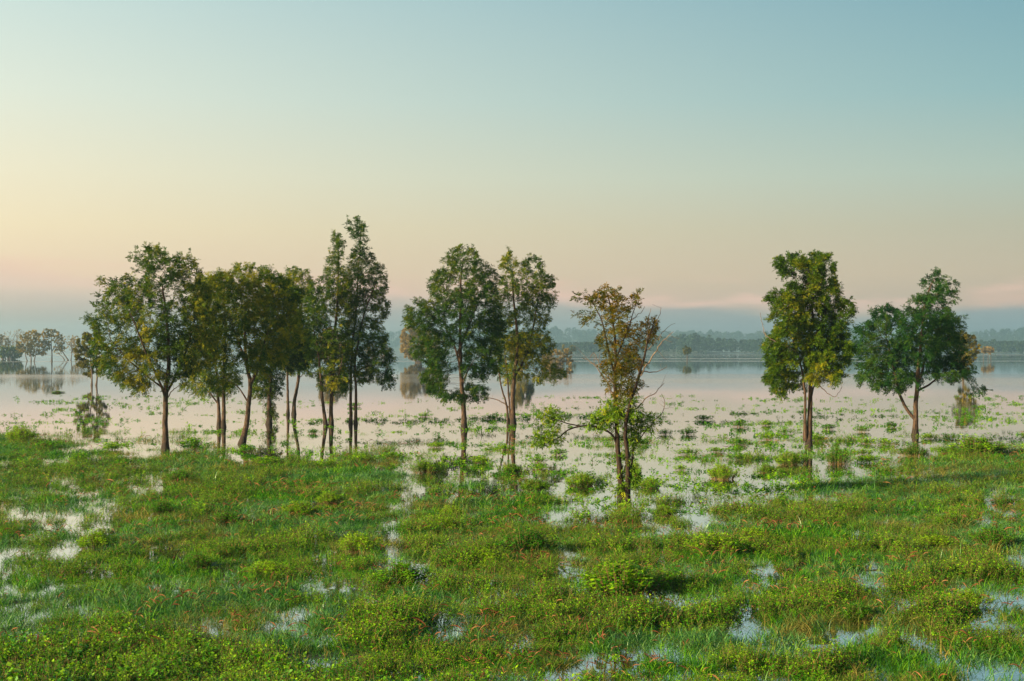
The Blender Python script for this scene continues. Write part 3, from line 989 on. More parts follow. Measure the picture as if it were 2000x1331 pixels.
    make_tree('ash_tree', 1220, 978,
              [(st((1214, 978), (1213, 940), (1209, 890), (1208, 840), (1206, 760), (1205, 680), (1200, 615), (1188, 570)), 7.4, .8),
               (st((1223, 978), (1227, 940), (1226, 890), (1222, 840), (1229, 790), (1245, 735), (1262, 665), (1276, 622)), 6.6, .7),
               (st((1226, 977), (1231, 930), (1238, 890), (1236, 840), (1233, 810)), 3.2, 1.0)],
              [(st((1215, 872), (1190, 846), (1150, 832), (1112, 838), (1090, 855), (1062, 866)), 2.4, .6), (st((1128, 833), (1102, 825), (1070, 812)), 1.3, .5),
               (st((1206, 740), (1190, 690), (1175, 630), (1150, 575)), 2.2, .6), (st((1208, 700), (1225, 640), (1238, 590)), 1.6, .5), (st((1238, 880), (1255, 850), (1275, 830)), 1.6, .5)],
              [(1182, 592, 30, 22), (1138, 586, 15, 9, .8), (1152, 622, 13, 12, .8), (1196, 622, 25, 28), (1236, 600, 12, 16), (1195, 672, 23, 32), (1232, 668, 26, 30), (1270, 650, 18, 20), (1212, 720, 24, 34), (1236, 705, 17, 26), (1200, 705, 26, 20), (1206, 748, 19, 30, 1.2), (1236, 760, 13, 24)],
              M['leaf_rust'], M['bark_dark'], 'nearest tree, sparse and brownish, with bare twigs and a long low side branch', seed=20, leaves=680, natt=560, leaf_len=0.22,
              dead=[(st((1206, 785), (1182, 742), (1160, 712), (1136, 698)), 2.0, .5), (st((1190, 755), (1172, 715), (1160, 690), (1152, 700)), 1.4, .5), (st((1245, 735), (1268, 700), (1284, 672), (1308, 648)), 1.8, .5),
                    (st((1240, 800), (1262, 780), (1282, 766), (1299, 748)), 1.6, .5), (st((1262, 838), (1290, 812), (1300, 795), (1296, 772)), 1.2, .4), (st((1252, 720), (1275, 728), (1300, 716)), 1.3, .4),
                    (st((1262, 665), (1262, 630), (1266, 604)), 1.2, .4), (st((1268, 645), (1282, 620), (1287, 602)), 1.2, .4), (st((1205, 690), (1188, 665), (1166, 650)), 1.3, .4), (st((1278, 690), (1300, 640), (1312, 632)), 1.0, .3),
                    (st((1228, 640), (1252, 610), (1262, 598)), 1.2, .4)],
              extra=shoots, dk=0.22, di=1.2, step=0.12, group='ash trees standing in the flood water')
    make_tree('ash_tree', 1580, 874, [(st((1579, 874), (1582, 830), (1584, 780), (1586, 720), (1588, 640), (1590, 555)), 7.2, .9), (st((1573, 845), (1573, 800), (1571, 760), (1560, 700), (1540, 645)), 3.8, .8)],
              [(st((1583, 812), (1592, 772), (1607, 738)), 2.6, .8), (st((1588, 680), (1605, 630), (1622, 580)), 2.4, .7)],
              [(1555, 522, 40, 22), (1590, 530, 24, 34), (1578, 575, 42, 38), (1620, 590, 28, 48), (1538, 622, 32, 48), (1600, 650, 50, 54), (1640, 620, 18, 42), (1534, 685, 36, 46), (1600, 718, 38, 32), (1530, 738, 32, 28), (1622, 690, 32, 38), (1510, 580, 8, 18, .5)],
              M['leaf_warm'], B, 'thick golden-lit leafy tree with a reddish trunk, beside the blue-green spreading tree', seed=21, leaves=6800, natt=1250,
              dead=[(st((1545, 690), (1500, 660), (1488, 635), (1483, 612)), 1.2, .4), (st((1600, 740), (1630, 775), (1648, 757)), 1.2, .4)], group='ash trees standing in the flood water')
    make_tree('ash_tree', 1786, 851, [(st((1786, 851), (1786, 805), (1788, 745), (1791, 690), (1797, 600), (1810, 550)), 6.6, .8)],
              [(st((1784, 822), (1768, 796), (1755, 766), (1745, 720), (1730, 660)), 3.4, .7), (st((1789, 748), (1805, 727), (1817, 705), (1840, 650)), 3.2, .7), (st((1790, 760), (1815, 752), (1838, 738), (1870, 728)), 2.4, .6)],
              [(1816, 566, 20, 32), (1800, 602, 32, 36), (1842, 640, 20, 26), (1735, 625, 32, 27), (1790, 650, 56, 48), (1708, 670, 34, 44), (1760, 708, 56, 38), (1850, 680, 32, 38), (1696, 728, 20, 22), (1730, 748, 36, 16), (1860, 718, 36, 28), (1905, 768, 12, 7, .6)],
              M['leaf_cool'], B, 'blue-green spreading tree with a side stem forking low on its left', seed=22, leaves=5600, natt=1150, group='ash trees standing in the flood water')


def build_back_trees():
    FB = M['bark_far']
    kw = dict(simple=True, step=0.3, di=3.0, dk=0.6, min_r=0.012)
    make_tree('ash_tree', 183, 753, [(st((179, 753), (179, 725), (176, 690)), 2.0, .6), (st((187, 753), (190, 738), (189, 720), (190, 680)), 2.0, .6)], [],
              [(165, 690, 20, 32), (180, 672, 20, 28), (197, 692, 18, 38), (172, 722, 14, 18)], M['leaf_ochre'], FB,
              'small olive-gold tree on two thin stems, left of the broad round-crowned tree', seed=31, leaves=4200, natt=500, leaf_len=0.30, **kw)
    make_tree('ash_tree', 1882, 742, [(st((1881, 742), (1882, 715), (1883, 680)), 2.4, .7)], [],
              [(1886, 684, 26, 36), (1874, 662, 13, 18), (1900, 668, 11, 16), (1884, 722, 14, 10, .5)], M['leaf_ochre'], FB,
              'small ochre tree on a single thin trunk, right behind the blue-green spreading tree', seed=32, leaves=2300, natt=450, leaf_len=0.34, **kw)
    kw = dict(simple=True, step=0.6, di=7.0, dk=1.1, min_r=0.02)
    kw['dens'] = 1.0
    kf = dict(dens=1.0, lmul=1.7, simple=True, step=0.55, di=6.0, dk=0.85, min_r=0.022)
    sp = lambda x, y, n, s, h: [(st((x + (i - (n - 1) / 2) * s * 0.45, y), (x + (i - (n - 1) / 2) * s, y - h)), 1.5, .5) for i in range(n)]
    make_tree('willow_tree', 815, 709, sp(817, 709, 5, 5, 22), [], [(812, 676, 30, 30), (800, 660, 18, 22), (835, 672, 24, 28), (848, 690, 12, 14), (800, 688, 16, 12)], M['leaf_willow'], FB,
              'pale tan bushy willow in the lake, seen behind the dense dark green tree', 'tree', seed=33, leaves=9000, natt=900, leaf_len=0.62, **kf)
    make_tree('willow_tree', 650, 716, sp(650, 716, 3, 5, 24), [], [(650, 680, 28, 32), (640, 665, 18, 22), (664, 690, 18, 22)], M['leaf_willow'], FB,
              'pale willow hidden behind the two pointed trees, its reflection showing below them', 'tree', seed=34, leaves=5200, natt=600, leaf_len=0.62, **kf)
    make_tree('willow_tree', 1018, 722, sp(1018, 722, 3, 4, 22), [], [(1018, 680, 22, 32), (1010, 665, 14, 18), (1030, 685, 14, 20)], M['leaf_ochre'], FB,
              'yellow-green willow behind the thin-crowned tree with several stems', 'tree', seed=35, leaves=4200, natt=500, leaf_len=0.60, **kf)
    make_tree('shrub', 1092, 716, sp(1092, 716, 4, 7, 18), [], [(1085, 702, 22, 16), (1105, 696, 14, 14), (1072, 706, 14, 14), (1112, 706, 8, 8)], M['leaf_orange'], FB,
              'orange-brown twiggy shrub in the lake, right of the thin-crowned tree', 'shrub', seed=36, leaves=2600, natt=500, leaf_len=0.5, **kf)
    make_tree('round_tree', 1342, 704.5, [(st((1342, 704.5), (1342, 694)), 1.0, .5)], [], [(1342, 686, 8.5, 8.5), (1338, 684, 4, 5), (1347, 687, 4, 5)], M['leaf_ochre'], FB,
              'lone small round tree far out in the lake with its mirror image below', 'tree', seed=37, leaves=1500, natt=200, leaf_len=0.5, **kf)
    for i, (tx, lab) in enumerate([(1921, 'left of the trio of tiny round trees far out at the right'), (1930, 'middle of the trio of tiny round trees far out at the right'),
                                   (1935, 'right of the trio of tiny round trees far out at the right')]):
        make_tree('round_tree', tx, 703.5 - i * 0.4, [(st((tx, 703.5), (tx, 692)), .7, .4)], [], [(tx, 685, 6.5, 8)], M['leaf_orange'], FB, lab, 'tree', seed=38 + i, leaves=1500, natt=120, leaf_len=0.5, **kf)
    for i, (tx, ty, rr, lab) in enumerate([(1100, 699, 4, 'smaller of two tiny yellow-green trees above the orange shrub'), (1117, 699, 8, 'larger of two tiny yellow-green trees above the orange shrub')]):
        make_tree('round_tree', tx, ty, [(st((tx, ty), (tx, ty - 10)), .8, .4)], [], [(tx, 682, rr, 7)], M['leaf_ochre'], FB, lab, 'tree', seed=42 + i, leaves=700, natt=120, leaf_len=0.6, **kf)
    # the grove on the left
    g = 'drowned trees of the grove at the left edge'
    make_tree('willow_tree', -8, 701, sp(-8, 701, 3, 8, 25), [], [(0, 668, 18, 14), (-20, 670, 20, 24)], M['leaf_orange'], FB, 'tan leafy tree cut by the left edge, above the green shrub', 'tree', g, seed=51, leaves=3000, natt=400, leaf_len=0.6, **kf)
    make_tree('shrub', 14, 702, sp(14, 702, 4, 10, 8), [], [(2, 690, 20, 10), (28, 689, 18, 12), (12, 688, 16, 10)], M['leaf_olive'], FB, 'low dark green rounded shrub at the water, leftmost of the grove', 'shrub', g, seed=52, leaves=6000, natt=400, leaf_len=0.6, **kf)
    make_tree('bare_tree', 22, 700, sp(22, 700, 4, 9, 38), [], [(14, 664, 10, 18), (38, 662, 14, 20)], M['leaf_willow'], FB, 'greyish bare-twigged tree behind the green shrub', 'tree', g, seed=53, leaves=500, natt=420, leaf_len=0.45, **kf)
    make_tree('alder_tree', 60, 706, [(st((54, 706), (50, 692), (52, 675)), 1.2, .5), (st((61, 706), (61, 690), (61, 660)), 1.4, .5), (st((66, 706), (70, 692), (74, 672)), 1.2, .5)], [],
              [(60, 656, 15, 13), (46, 672, 14, 16), (72, 672, 16, 18), (60, 680, 26, 14), (84, 684, 8, 10)], M['leaf_grove'], FB, 'bushy olive tree on three thin stems in the grove', 'tree', g, seed=54, leaves=3600, natt=500, leaf_len=0.6, **kf)
    make_tree('alder_tree', 100, 706, [(st((101, 706), (101, 692), (99, 672), (99, 655)), 1.8, .5)], [(st((100, 688), (107, 676), (112, 664)), 1.0, .4)],
              [(98, 652, 16, 10), (110, 660, 13, 14), (92, 668, 10, 16), (115, 675, 10, 12)], M['leaf_grove'], FB, 'brownish thin tree with one dark trunk and open crown in the grove', 'tree', g, seed=55, leaves=2400, natt=450, leaf_len=0.5, **kf)
    make_tree('bare_tree', 128, 704, [(st((134, 704), (128, 696), (122, 686), (116, 674)), 1.6, .5), (st((127, 704), (122, 698), (112, 690)), 1.2, .4), (st((138, 704), (140, 690), (138, 672)), 1.2, .4)], [],
              [(122, 672, 12, 16), (138, 672, 12, 18), (115, 684, 10, 10)], M['leaf_willow'], FB, 'leaning bare grey tree at the right end of the grove', 'tree', g, seed=56, leaves=700, natt=420, leaf_len=0.45, **kf)
    make_tree('bare_tree', 152, 702, sp(152, 702, 3, 6, 26), [], [(150, 675, 14, 18), (165, 680, 10, 14)], M['leaf_willow'], FB, 'tan twiggy tree between the grove and the two-stemmed olive-gold tree', 'tree', g, seed=57, leaves=1600, natt=350, leaf_len=0.5, **kf)
    make_tree('bare_tree', 747, 697, sp(747, 697, 4, 4, 14), [], [(740, 684, 8, 9), (753, 684, 8, 10)], M['leaf_orange'], FB, 'tiny bare reddish shrub far out beside the pale willow', 'shrub', seed=58, leaves=200, natt=260, leaf_len=0.5, **kf)
    make_tree('bare_tree', 728, 700, sp(728, 700, 3, 5, 16), [], [(722, 682, 10, 12)], M['leaf_willow'], FB, 'pale twiggy shrub just left of the tiny bare reddish shrub', 'shrub', seed=59, leaves=700, natt=200, leaf_len=0.5, **kf)


# ------------------------------------------------------------------ low plants
def blade_mesh(r, n, h, spread, w, seed_heads=0, lean=0.5):
    """a tuft of arching grass blades"""
    Vs, Fs, Ts, Ms = [], [], [], []
    off = 0
    for i in range(n):
        a = r.uniform(0, 2 * np.pi)
        b = np.array([r.normal() * spread, r.normal() * spread, -0.03])
        hh = h * r.uniform(0.55, 1.2)
        ln = lean * r.uniform(0.2, 1.5)
        u = np.linspace(0, 1, 5)
        dr = np.array([math.cos(a), math.sin(a)])
        bend = ln * u ** 1.8 * hh
        z = hh * (u - 0.42 * ln * u ** 2.4)
        P = np.stack([b[0] + dr[0] * bend, b[1] + dr[1] * bend, b[2] + z], 1)
        wa = a + np.pi / 2 + r.normal() * 0.6
        side = np.array([math.cos(wa), math.sin(wa), 0])
        ww = w * r.uniform(0.7, 1.3) * np.array([0.8, 1.0, 0.85, 0.55, 0.08])
        V = np.concatenate([P - side * ww[:, None] / 2, P + side * ww[:, None] / 2])
        F = np.array([[k, k + 5, k + 6, k + 1] for k in range(4)])
        Vs.append(V)
        Fs.append(F + off)
        off += 10
        Ts.append(np.full(4, r.random()))
        Ms.append(np.zeros(4, int))
    for i in range(seed_heads):                    # foxtail heads that nod over
        a = r.uniform(0, 2 * np.pi)
        dr = np.array([math.cos(a), math.sin(a), 0])
        b = np.array([r.normal() * spread, r.normal() * spread, 0])
        hh = h * r.uniform(1.1, 1.6)
        u = np.linspace(0, 1, 9)
        P = b + dr * (0.45 * hh * u ** 2.5)[:, None] + np.array([0, 0, 1]) * (hh * (u - 0.35 * u ** 3.2))[:, None]
        rad = np.array([.0015, .0015, .0015, .0015, .0015, .006, .010, .008, .002])
        V, F = tubes([(P, rad * 0.95)], 4)
        Vs.append(V)
        Fs.append(F + off)
        off += len(V)
        Ts.append(np.full(len(F), r.random()))
        Ms.append(np.repeat([0, 0, 0, 0, 1, 1, 1, 1], len(F) // 8))
    return np.concatenate(Vs), np.concatenate(Fs), np.concatenate(Ts), np.concatenate(Ms)


def forb_mesh(r, stems, h, spread, leaf, lw=0.42, per=9, start=0.25, spikes=0.2, horizontal=0.3):
    """upright leafy herb: thin stems, leaves all the way up, a few red flower spikes"""
    Vs, Fs, Ts, Ms = [], [], [], []
    off = 0
    for i in range(stems):
        a = r.uniform(0, 2 * np.pi)
        dr = np.array([math.cos(a), math.sin(a), 0])
        b = np.array([r.normal() * spread, r.normal() * spread, -0.05])
        hh = h * r.uniform(0.6, 1.15)
        u = np.linspace(0, 1, 5)
        P = b + dr * (0.35 * hh * u ** 1.5)[:, None] + np.array([0, 0, 1]) * (hh * u)[:, None]
        V, F = tubes([(P, np.linspace(0.0035, 0.0015, 5))], 3)
        Vs.append(V); Fs.append(F + off); off += len(V)
        Ts.append(np.full(len(F), r.random())); Ms.append(np.full(len(F), 1))
        q = r.uniform(start, 1.0, per)
        base = np.stack([np.interp(q, u, P[:, j]) for j in range(3)], 1)
        la = r.uniform(0, 2 * np.pi, per)
        d = np.stack([np.cos(la), np.sin(la), r.normal(0.25, 0.35, per)], 1)
        nr = unit(np.array([0, 0, 1.0]) + r.normal(scale=horizontal, size=(per, 3)))
        L = leaf * r.uniform(0.6, 1.25, per) * (1.15 - 0.5 * q)
        V, F, t = simple_leaves(base, d, nr, L, L * lw, r, np.clip(0.25 + 0.5 * q + r.normal(scale=.2, size=per), 0, 1))
        Vs.append(V); Fs.append(F + off); off += len(V)
        Ts.append(t); Ms.append(np.zeros(len(F), int))
        if r.random() < spikes:
            P2 = P[-1] + np.array([0, 0, 1]) * np.linspace(0, 0.05, 4)[:, None]
            V, F = tubes([(P2, np.array([.002, .006, .005, .001]))], 4)
            Vs.append(V); Fs.append(F + off); off += len(V)
            Ts.append(np.full(len(F), r.random())); Ms.append(np.full(len(F), 2))
    return np.concatenate(Vs), np.concatenate(Fs), np.concatenate(Ts), np.concatenate(Ms)


def proto_collection(name, items):
    c = bpy.data.collections.new(name)             # source meshes only; never linked into the scene
    for i, (V, F, t, mi, mats) in enumerate(items):
        me = mesh_np(f"{name}_source", V, F, mats, tint=t, midx=mi)
        o = bpy.data.objects.new(f"{name}_{i:02d}", me)
        c.objects.link(o)
    return c


def scatter(name, label, cat, coll, pos, scl, idx, r, tilt=0.15):
    n = len(pos)
    me = bpy.data.meshes.new(name)
    me.vertices.add(n)
    me.vertices.foreach_set('co', np.asarray(pos, np.float32).ravel())
    rot = np.stack([r.normal(scale=tilt, size=n), r.normal(scale=tilt, size=n), r.uniform(0, 6.283, n)], 1).astype(np.float32)
    a = me.attributes.new('rot', 'FLOAT_VECTOR', 'POINT'); a.data.foreach_set('vector', rot.ravel())
    a = me.attributes.new('scl', 'FLOAT_VECTOR', 'POINT'); a.data.foreach_set('vector', np.asarray(scl, np.float32).ravel())
    a = me.attributes.new('idx', 'INT', 'POINT'); a.data.foreach_set('value', np.asarray(idx, np.int32))
    o = obj(name, me)
    tag(o, label, cat, kind='stuff')
    ng = bpy.data.node_groups.new(name + '_scatter', 'GeometryNodeTree')
    ng.interface.new_socket('Geometry', in_out='INPUT', socket_type='NodeSocketGeometry')
    ng.interface.new_socket('Geometry', in_out='OUTPUT', socket_type='NodeSocketGeometry')
    N, L = ng.nodes, ng.links
    gi, go = N.new('NodeGroupInput'), N.new('NodeGroupOutput')
    ci = N.new('GeometryNodeCollectionInfo')
    ci.inputs['Collection'].default_value = coll
    ci.inputs['Separate Children'].default_value = True
    ci.inputs['Reset Children'].default_value = True
    ip = N.new('GeometryNodeInstanceOnPoints')
    ip.inputs['Pick Instance'].default_value = True
    L.new(gi.outputs[0], ip.inputs['Points'])
    L.new(ci.outputs[0], ip.inputs['Instance'])
    for nm, dt, sk in (('idx', 'INT', 'Instance Index'), ('rot', 'FLOAT_VECTOR', 'Rotation'), ('scl', 'FLOAT_VECTOR', 'Scale')):
        na = N.new('GeometryNodeInputNamedAttribute')
        na.data_type = dt
        na.inputs['Name'].default_value = nm
        L.new(na.outputs['Attribute'], ip.inputs[sk])
    L.new(ip.outputs[0], go.inputs[0])
    md = o.modifiers.new('scatter', 'NODES')
    md.node_group = ng
    return o


def wedge(n, d0, d1, expo, r, margin=1.08):
    """points in the field of view on the ground, thinner with distance"""
    side = 6.5
    n = int(n * 2.0)
    e = 2.0 - expo
    u = r.random(n)
    D = (d0 ** e + u * (d1 ** e - d0 ** e)) ** (1 / e)
    w0 = D * (1000.0 / FPX) * margin
    w1 = w0 + side                                 # a strip to either side of the frame as well
    X = r.uniform(-1, 1, n) * w1
    k = r.random(n) < w1 / w0 / 2.0
    return X[k], D[k]


def build_meadow():
    r = np.random.default_rng(77)
    gm = [M['grass'], M['red']]
    fmat = [M['forb'], M['stem'], M['red']]
    bm = [M['broad'], M['stem'], M['red']]
    grass = []
    for mt in ('grass', 'grass_dew', 'grass_dry'):
        for i in range(4):
            grass.append(blade_mesh(r, 12, 0.26 + 0.03 * (i % 3), 0.08, 0.0095, 0, lean=0.8 + 0.28 * i) + ([M[mt], M['red']],))
    for i in range(3):
        grass.append(blade_mesh(r, 10, 0.27, 0.08, 0.0095, 1 + (i == 2), lean=1.0) + (gm,))
    c_grass = proto_collection('grass_tuft', grass)
    forb = [forb_mesh(r, 6, 0.26 + 0.03 * i, 0.07, 0.060, per=13, spikes=0.02) + (fmat,) for i in range(5)]
    c_forb = proto_collection('leafy_herb', forb)
    broad = [forb_mesh(r, 4, 0.30 + 0.04 * i, 0.09, 0.090, lw=0.72, per=8, start=0.4, spikes=0.0, horizontal=0.35) + (bm,) for i in range(4)]
    c_broad = proto_collection('broadleaf_weed', broad)
    wat = [forb_mesh(r, 3 + i, 0.17 + 0.05 * (i % 3), 0.13, 0.115, lw=0.5, per=9, start=0.3, spikes=0.03, horizontal=0.25) + (fmat,) for i in range(5)]
    c_wat = proto_collection('water_herb', wat)

    # grass
    X, Y = wedge(165000, 14.0, 66, 1.25, r)
    c = coverage(X, Y)
    herb = fbm(X, Y, 1.15, 63, 3) + 0.30 * (fbm(X, Y, 7, 66) - 0.5)
    keep = r.random(len(X)) < np.where(c > 0.6, 0.8, np.maximum(c ** 2.0, 0.07 * (Y < 45))) * (0.22 + 0.78 * sstep(fbm(X, Y, 0.55, 61, 3), 0.36, 0.54)) * (1.0 - 0.75 * sstep(herb, 0.53, 0.63))
    X, Y, c = X[keep], Y[keep], c[keep]
    z = np.maximum(ground_z(X, Y, c), -0.10)
    n = len(X)
    ht = 0.80 * (0.35 + 0.75 * fbm(X, Y, 1.3, 71)) * (0.55 + 0.45 * sstep(c, 0.4, 0.95)) * (0.45 + 1.15 * fbm(X, Y, 0.5, 73, 2))
    s = ht * r.uniform(0.65, 1.45, n) * (1 + 0.25 * sstep(Y, 25, 60))
    redz = sstep(fbm(X, Y, 3.0, 83), 0.42, 0.62)
    dew = sstep(fbm(X, Y, 2.6, 85) + r.normal(scale=0.06, size=n), 0.46, 0.56)
    dry = sstep(fbm(X, Y, 2.2, 87) + r.normal(scale=0.06, size=n), 0.54, 0.66)
    kind = np.where(r.random(n) < 0.06 + 0.75 * dry, 8, np.where(r.random(n) < 0.08 + 0.8 * dew, 4, 0))
    idx = np.where(r.random(n) < 0.012 + 0.20 * redz ** 1.5, r.integers(12, 15, n), kind + r.integers(0, 4, n))
    wd = s * (1.1 + 0.6 * sstep(Y, 22, 60))
    scatter('meadow_grass', 'wet green grass with reddish nodding seed heads over the flooded meadow', 'grass', c_grass, np.stack([X, Y, z], 1), np.stack([wd, wd, s], 1), idx, r)
    # leafy herbs
    X, Y = wedge(82000, 14.0, 68, 1.25, r)
    c = coverage(X, Y)
    herb = fbm(X, Y, 1.15, 63, 3) + 0.30 * (fbm(X, Y, 7, 66) - 0.5)
    keep = r.random(len(X)) < np.where(c > 0.6, 1.0, c ** 1.8) * sstep(herb, 0.51, 0.60)
    X, Y, c, herb = X[keep], Y[keep], c[keep], herb[keep]
    z = np.maximum(ground_z(X, Y, c), -0.08)
    n = len(X)
    s = 0.66 * (0.22 + 3.4 * np.maximum(herb - 0.50, 0) + 0.35 * fbm(X, Y, 0.8, 91)) * r.uniform(0.8, 1.2, n)
    scatter('meadow_herbs', 'low leafy herbs growing in humps among the grass', 'herbs', c_forb, np.stack([X, Y, z], 1), np.stack([s * 1.15, s * 1.15, s], 1), r.integers(0, 5, n), r)
    # broad leaves, mainly along the near edge
    X, Y = wedge(12000, 14.0, 20.5, 0.5, r)
    px, py = to_px(X, Y)
    lim = np.interp(px, [-200, 0, 200, 500, 700, 900, 1100, 1400, 2000, 2200], [1275, 1275, 1250, 1285, 1345, 1372, 1360, 1390, 1385, 1385])
    k = py + 26 * (fbm(X, Y, 0.9, 101) - 0.5) * 2 > lim
    X, Y = X[k], Y[k]
    z = ground_z(X, Y)
    n = len(X)
    s = r.uniform(0.6, 1.15, n) * (0.25 + 1.1 * fbm(X, Y, 0.9, 103))
    mix = r.random(n) < 0.55
    scatter('broadleaf_weeds', 'taller broad-leaved weeds along the near edge of the meadow', 'weeds', c_broad, np.stack([X, Y, z + 0.02], 1)[mix], np.stack([s, s, s], 1)[mix], r.integers(0, 4, mix.sum()), r)
    scatter('bank_herbs', 'dense leafy herbs between the broad-leaved weeds along the near edge', 'herbs', c_forb, np.stack([X, Y, z + 0.02], 1)[~mix], np.stack([s, s, s * 1.25], 1)[~mix], r.integers(0, 5, (~mix).sum()), r)
    # herbs standing in the open water
    X, Y = wedge(26000, 18, 118, 0.9, r)
    c = coverage(X, Y)
    px, py = to_px(X, Y)
    shore = np.interp(px, SHORE_X, SHORE_Y)
    patch = fbm(X * 0.55, Y, 1.4, 111) + 0.5 * (fbm(X, Y, 8, 113) - 0.5)
    base = sstep(py, 757, 850) * (0.55 + 0.45 * np.maximum(sstep(px, 500, 1300), sstep(py, shore - 45, shore - 5)))
    keep = (r.random(len(X)) < np.where(py > shore + 12, 0.10 * (c < 0.5), 1.0) * sstep(patch, 0.66 - 0.13 * base, 0.74 - 0.13 * base) + 0.05 * base)
    X, Y = X[keep], Y[keep]
    n = len(X)
    s = r.uniform(0.3, 1.25, n) * np.where(Y < 34, 0.40, 0.82)
    scatter('water_plants', 'small leafy plants standing in the open shallow water', 'water plants', c_wat, np.stack([X, Y, np.full(n, -0.03)], 1), np.stack([s, s, s * 0.95], 1), r.integers(0, 5, n), r, tilt=0.2)


def hump_meshes(r, n, ns=260, leaf=(0.03, 0.065), per=16, dome=0.30):
    """one leafy hump, 1 m across, unit size"""
    out = []
    for v in range(n):
        a = r.uniform(0, 2 * np.pi, ns)
        q = np.sqrt(r.random(ns))
        lob = 0.70 + 0.28 * np.sin(2 * a + v * 2) + 0.20 * np.sin(5 * a + v * 1.7)
        bx, by = np.cos(a) * q * 0.42 * lob, np.sin(a) * q * 0.42 * lob
        bump = 0.75 + 0.5 * fbm(bx + 5 * v, by, 0.22, 7 + v, 2)
        top = np.stack([bx * 1.25, by * 1.25, 0.20 + dome * (1 - q ** 2) * r.uniform(0.6, 1.15, ns) * bump], 1)
        P0 = np.stack([bx * 0.8, by * 0.8, np.full(ns, -0.05)], 1)
        ch = [(np.stack([P0[i], P0[i] * 0.4 + top[i] * 0.6, top[i]]), np.array([.0045, .003, .0018])) for i in range(ns)]
        SV, SF = tubes(ch, 3)
        u = r.uniform(0.35, 1.08, (ns, per, 1))
        base = (P0[:, None] * (1 - u) + top[:, None] * u).reshape(-1, 3)
        m = len(base)
        la = r.uniform(0, 2 * np.pi, m)
        d = np.stack([np.cos(la), np.sin(la), r.normal(0.3, 0.35, m)], 1)
        nr = unit(np.array([0, 0, 1.0]) + r.normal(scale=.4, size=(m, 3)))
        L = r.uniform(leaf[0], leaf[1], m)
        LV, LF, lt = simple_leaves(base, d, nr, L, L * 0.42, r, np.clip(0.18 + 0.55 * u.reshape(-1) + r.normal(scale=.2, size=m), 0, 1))
        out.append((mesh_np('leafy_hump', LV, LF, M['forb'], tint=lt), mesh_np('stems', SV, SF, M['stem'], tint=r.random(len(SF)))))
    return out


HUMPS = [  # photo x, foot row, width px, height px, own label (or None for the shared one)
    (1220, 1172, 185, 66, 'largest dark leafy hump in the near meadow, with a deep shadow on its right'),
    (1405, 1090, 110, 46, 'broad leafy hump in mid meadow, up and right of the largest dark hump'),
    (1414, 938, 88, 30, 'bright isolated leafy hump surrounded by bare water, right of the rust-brown tree'),
    (1920, 893, 150, 40, 'long bright green hump at the right edge, under the reflection of the small ochre tree'),
    (1548, 910, 95, 26, 'leafy hump at the foot of the golden lit tree, on its left'),
    (1640, 908, 55, 34, 'leafy hump just right of the foot of the golden lit tree'),
    (1790, 893, 75, 24, 'leafy hump in front of the blue-green spreading tree'),
    (780, 1150, 110, 50, 'dark-based leafy hump left of the pool in the near middle meadow'),
    (1030, 1085, 110, 48, 'large bushy hump just left of the pool with a floating stick'),
    (700, 1082, 80, 38, 'leafy hump below the narrow pool left of the middle'),
    (310, 1006, 60, 26, 'small dark leafy hump at the upper left pools'),
    (180, 1075, 75, 36, 'leafy hump beside the long pool at the left edge'),
    (1140, 952, 80, 26, 'grassy green hump in the water left of the rust-brown tree foot'),
    (830, 925, 75, 26, 'leafy hump at the shore below the dense dark green tree'),
    (30, 866, 85, 34, 'leafy hump at the shore in the left corner of the meadow'),
    (110, 768, 30, 8, 'flat floating green mat out in the water below the left grove'),
]
SHARED = [(90, 880, 60, 24), (150, 905, 70, 24), (215, 880, 60, 20), (375, 880, 70, 26), (240, 915, 60, 22), (350, 945, 70, 26), (480, 885, 60, 20), (520, 910, 80, 22), (640, 915, 70, 22),
          (705, 905, 60, 22), (765, 900, 55, 22), (1000, 925, 55, 18), (940, 905, 60, 18), (440, 1030, 70, 28), (580, 1010, 80, 28), (640, 985, 60, 22), (870, 1040, 70, 26), (950, 1110, 80, 34),
          (880, 1010, 60, 20), (1300, 1010, 60, 20), (1600, 1170, 80, 26), (1480, 1060, 70, 26), (1950, 1070, 100, 34), (1860, 1030, 70, 22), (1700, 905, 50, 20), (1730, 870, 50, 18),
          (1240, 930, 40, 30), (1045, 960, 70, 22), (1345, 890, 60, 18), (1445, 900, 60, 18), (1500, 860, 50, 20), (1445, 835, 45, 18), (1600, 862, 60, 18), (1840, 1075, 80, 26), (1345, 850, 40, 16), (1375, 822, 40, 14), (1445, 870, 50, 16), (1500, 832, 40, 14), (1535, 848, 40, 15), (1620, 840, 40, 14), (1685, 845, 38, 16), (1695, 868, 45, 14), (1745, 836, 45, 15), (1820, 858, 40, 14), (1855, 885, 40, 14), (1400, 885, 45, 14), (1330, 920, 40, 14), (1260, 870, 40, 14), (1300, 850, 36, 14), (1090, 890, 50, 16), (1050, 905, 45, 16), (985, 880, 40, 13), (960, 820, 36, 12), (830, 815, 34, 11), (850, 875, 45, 13), (690, 795, 30, 10), (610, 848, 36, 12), (380, 868, 40, 14), (1270, 955, 50, 18), (1500, 925, 50, 18), (1690, 890, 50, 16), (520, 1130, 80, 30), (380, 1110, 70, 26), (1680, 1215, 80, 30), (1900, 1190, 90, 34)]


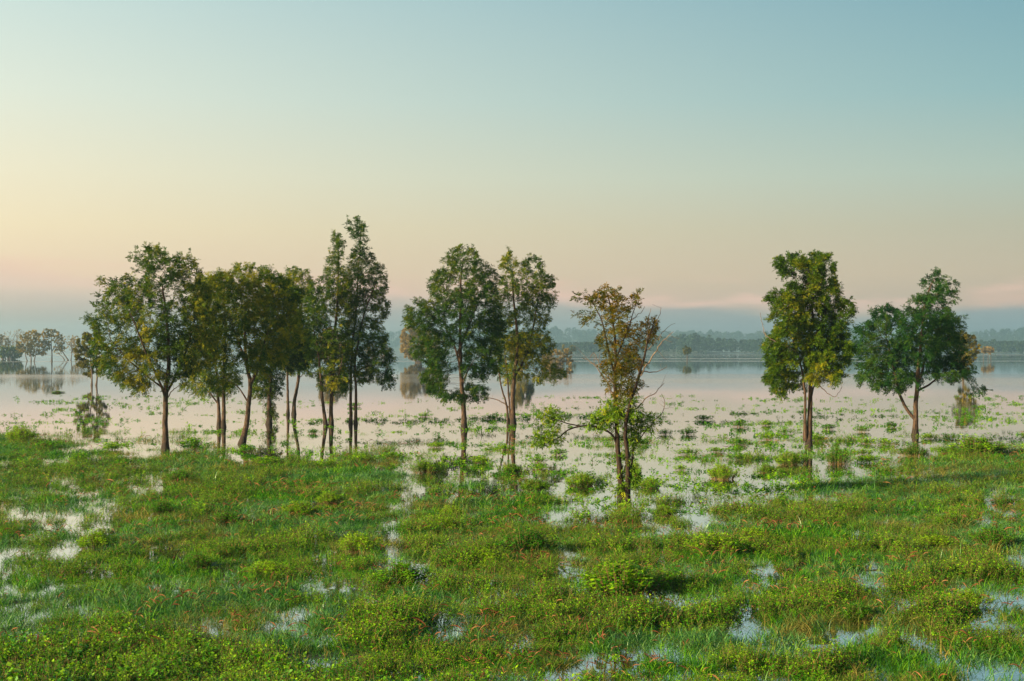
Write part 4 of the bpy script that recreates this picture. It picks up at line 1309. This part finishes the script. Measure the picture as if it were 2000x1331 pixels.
def build_humps():
    r = np.random.default_rng(123)
    ms = hump_meshes(r, 4)
    loose = hump_meshes(r, 5, ns=60, leaf=(0.06, 0.14), per=8, dome=0.22)
    allh = [(h[:4], h[4], None) for h in HUMPS] + [(h, None, 'leafy humps dotted over the meadow') for h in SHARED]
    for i, ((x, y, w, h), lab, grp) in enumerate(allh):
        X, D = PX(x, y)
        k = D / FPX
        src = loose[i % 5] if (y < 925 and lab is None) else ms[i % 4]
        o = obj('leafy_hump', src[0])
        s = obj('stems', src[1], o)
        wx = w * k * (1.25 if y > 950 else 1.0)
        o.location = (X, D + wx * 0.3, 0.0)
        o.rotation_euler = (0, 0, float(r.uniform(-0.4, 0.4)))
        o.scale = (wx, min(max(wx * 0.8, 0.5), 3.0), max(h * k / 0.5 * 0.95, 0.15))
        if x == 110:
            o.scale = (wx, 1.6, 0.35)
        tag(o, lab or 'small leafy green hump, one of many alike dotted among the grass', 'plant', grp)


def build_stick():
    r = np.random.default_rng(4)
    x, y = PX(1128, 1102)
    P = np.array([[-0.32, 0.05, 0.01], [-0.1, 0.0, 0.03], [0.12, -0.04, 0.02], [0.35, -0.06, 0.0]])
    Q = resample(P, 0.05)
    tw = np.array([Q[6], Q[6] + [0.08, 0.1, 0.05], Q[6] + [0.15, 0.2, 0.06]])
    V, F = tubes([(Q, np.linspace(0.014, 0.006, len(Q))), (tw, np.array([.006, .004, .002]))], 6)
    o = obj('stick', mesh_np('stick', V, F, M['dead'], smooth=True), loc=(x, y, 0.01))
    tag(o, 'thin dark stick lying on the pool in the middle of the meadow', 'stick')


def build_haze():
    m, T = newmat('morning_mist')
    pv = T.n('ShaderNodeVolumePrincipled')
    pv.inputs['Color'].default_value = (0.42, 0.64, 0.79, 1)
    pv.inputs['Density'].default_value = 0.00037
    pv.inputs['Anisotropy'].default_value = 0.6
    o = T.n('ShaderNodeOutputMaterial')
    T.l(pv.outputs[0], o.inputs['Volume'])
    x0, x1, y0, y1, z0, z1 = -2500, 2500, -300, 2700, -2.2, 46
    V = [(x0, y0, z0), (x1, y0, z0), (x1, y1, z0), (x0, y1, z0), (x0, y0, z1), (x1, y0, z1), (x1, y1, z1), (x0, y1, z1)]
    F = [(0, 3, 2, 1), (4, 5, 6, 7), (0, 1, 5, 4), (1, 2, 6, 5), (2, 3, 7, 6), (3, 0, 4, 7)]
    tag(obj('haze', mesh_np('haze', V, F, m)), 'thin morning mist over the lake', 'mist', kind='stuff')


build_materials()
build_ground()
build_water()
build_far_shore()
build_haze()
build_main_trees()
build_back_trees()
build_meadow()
build_humps()
build_stick()
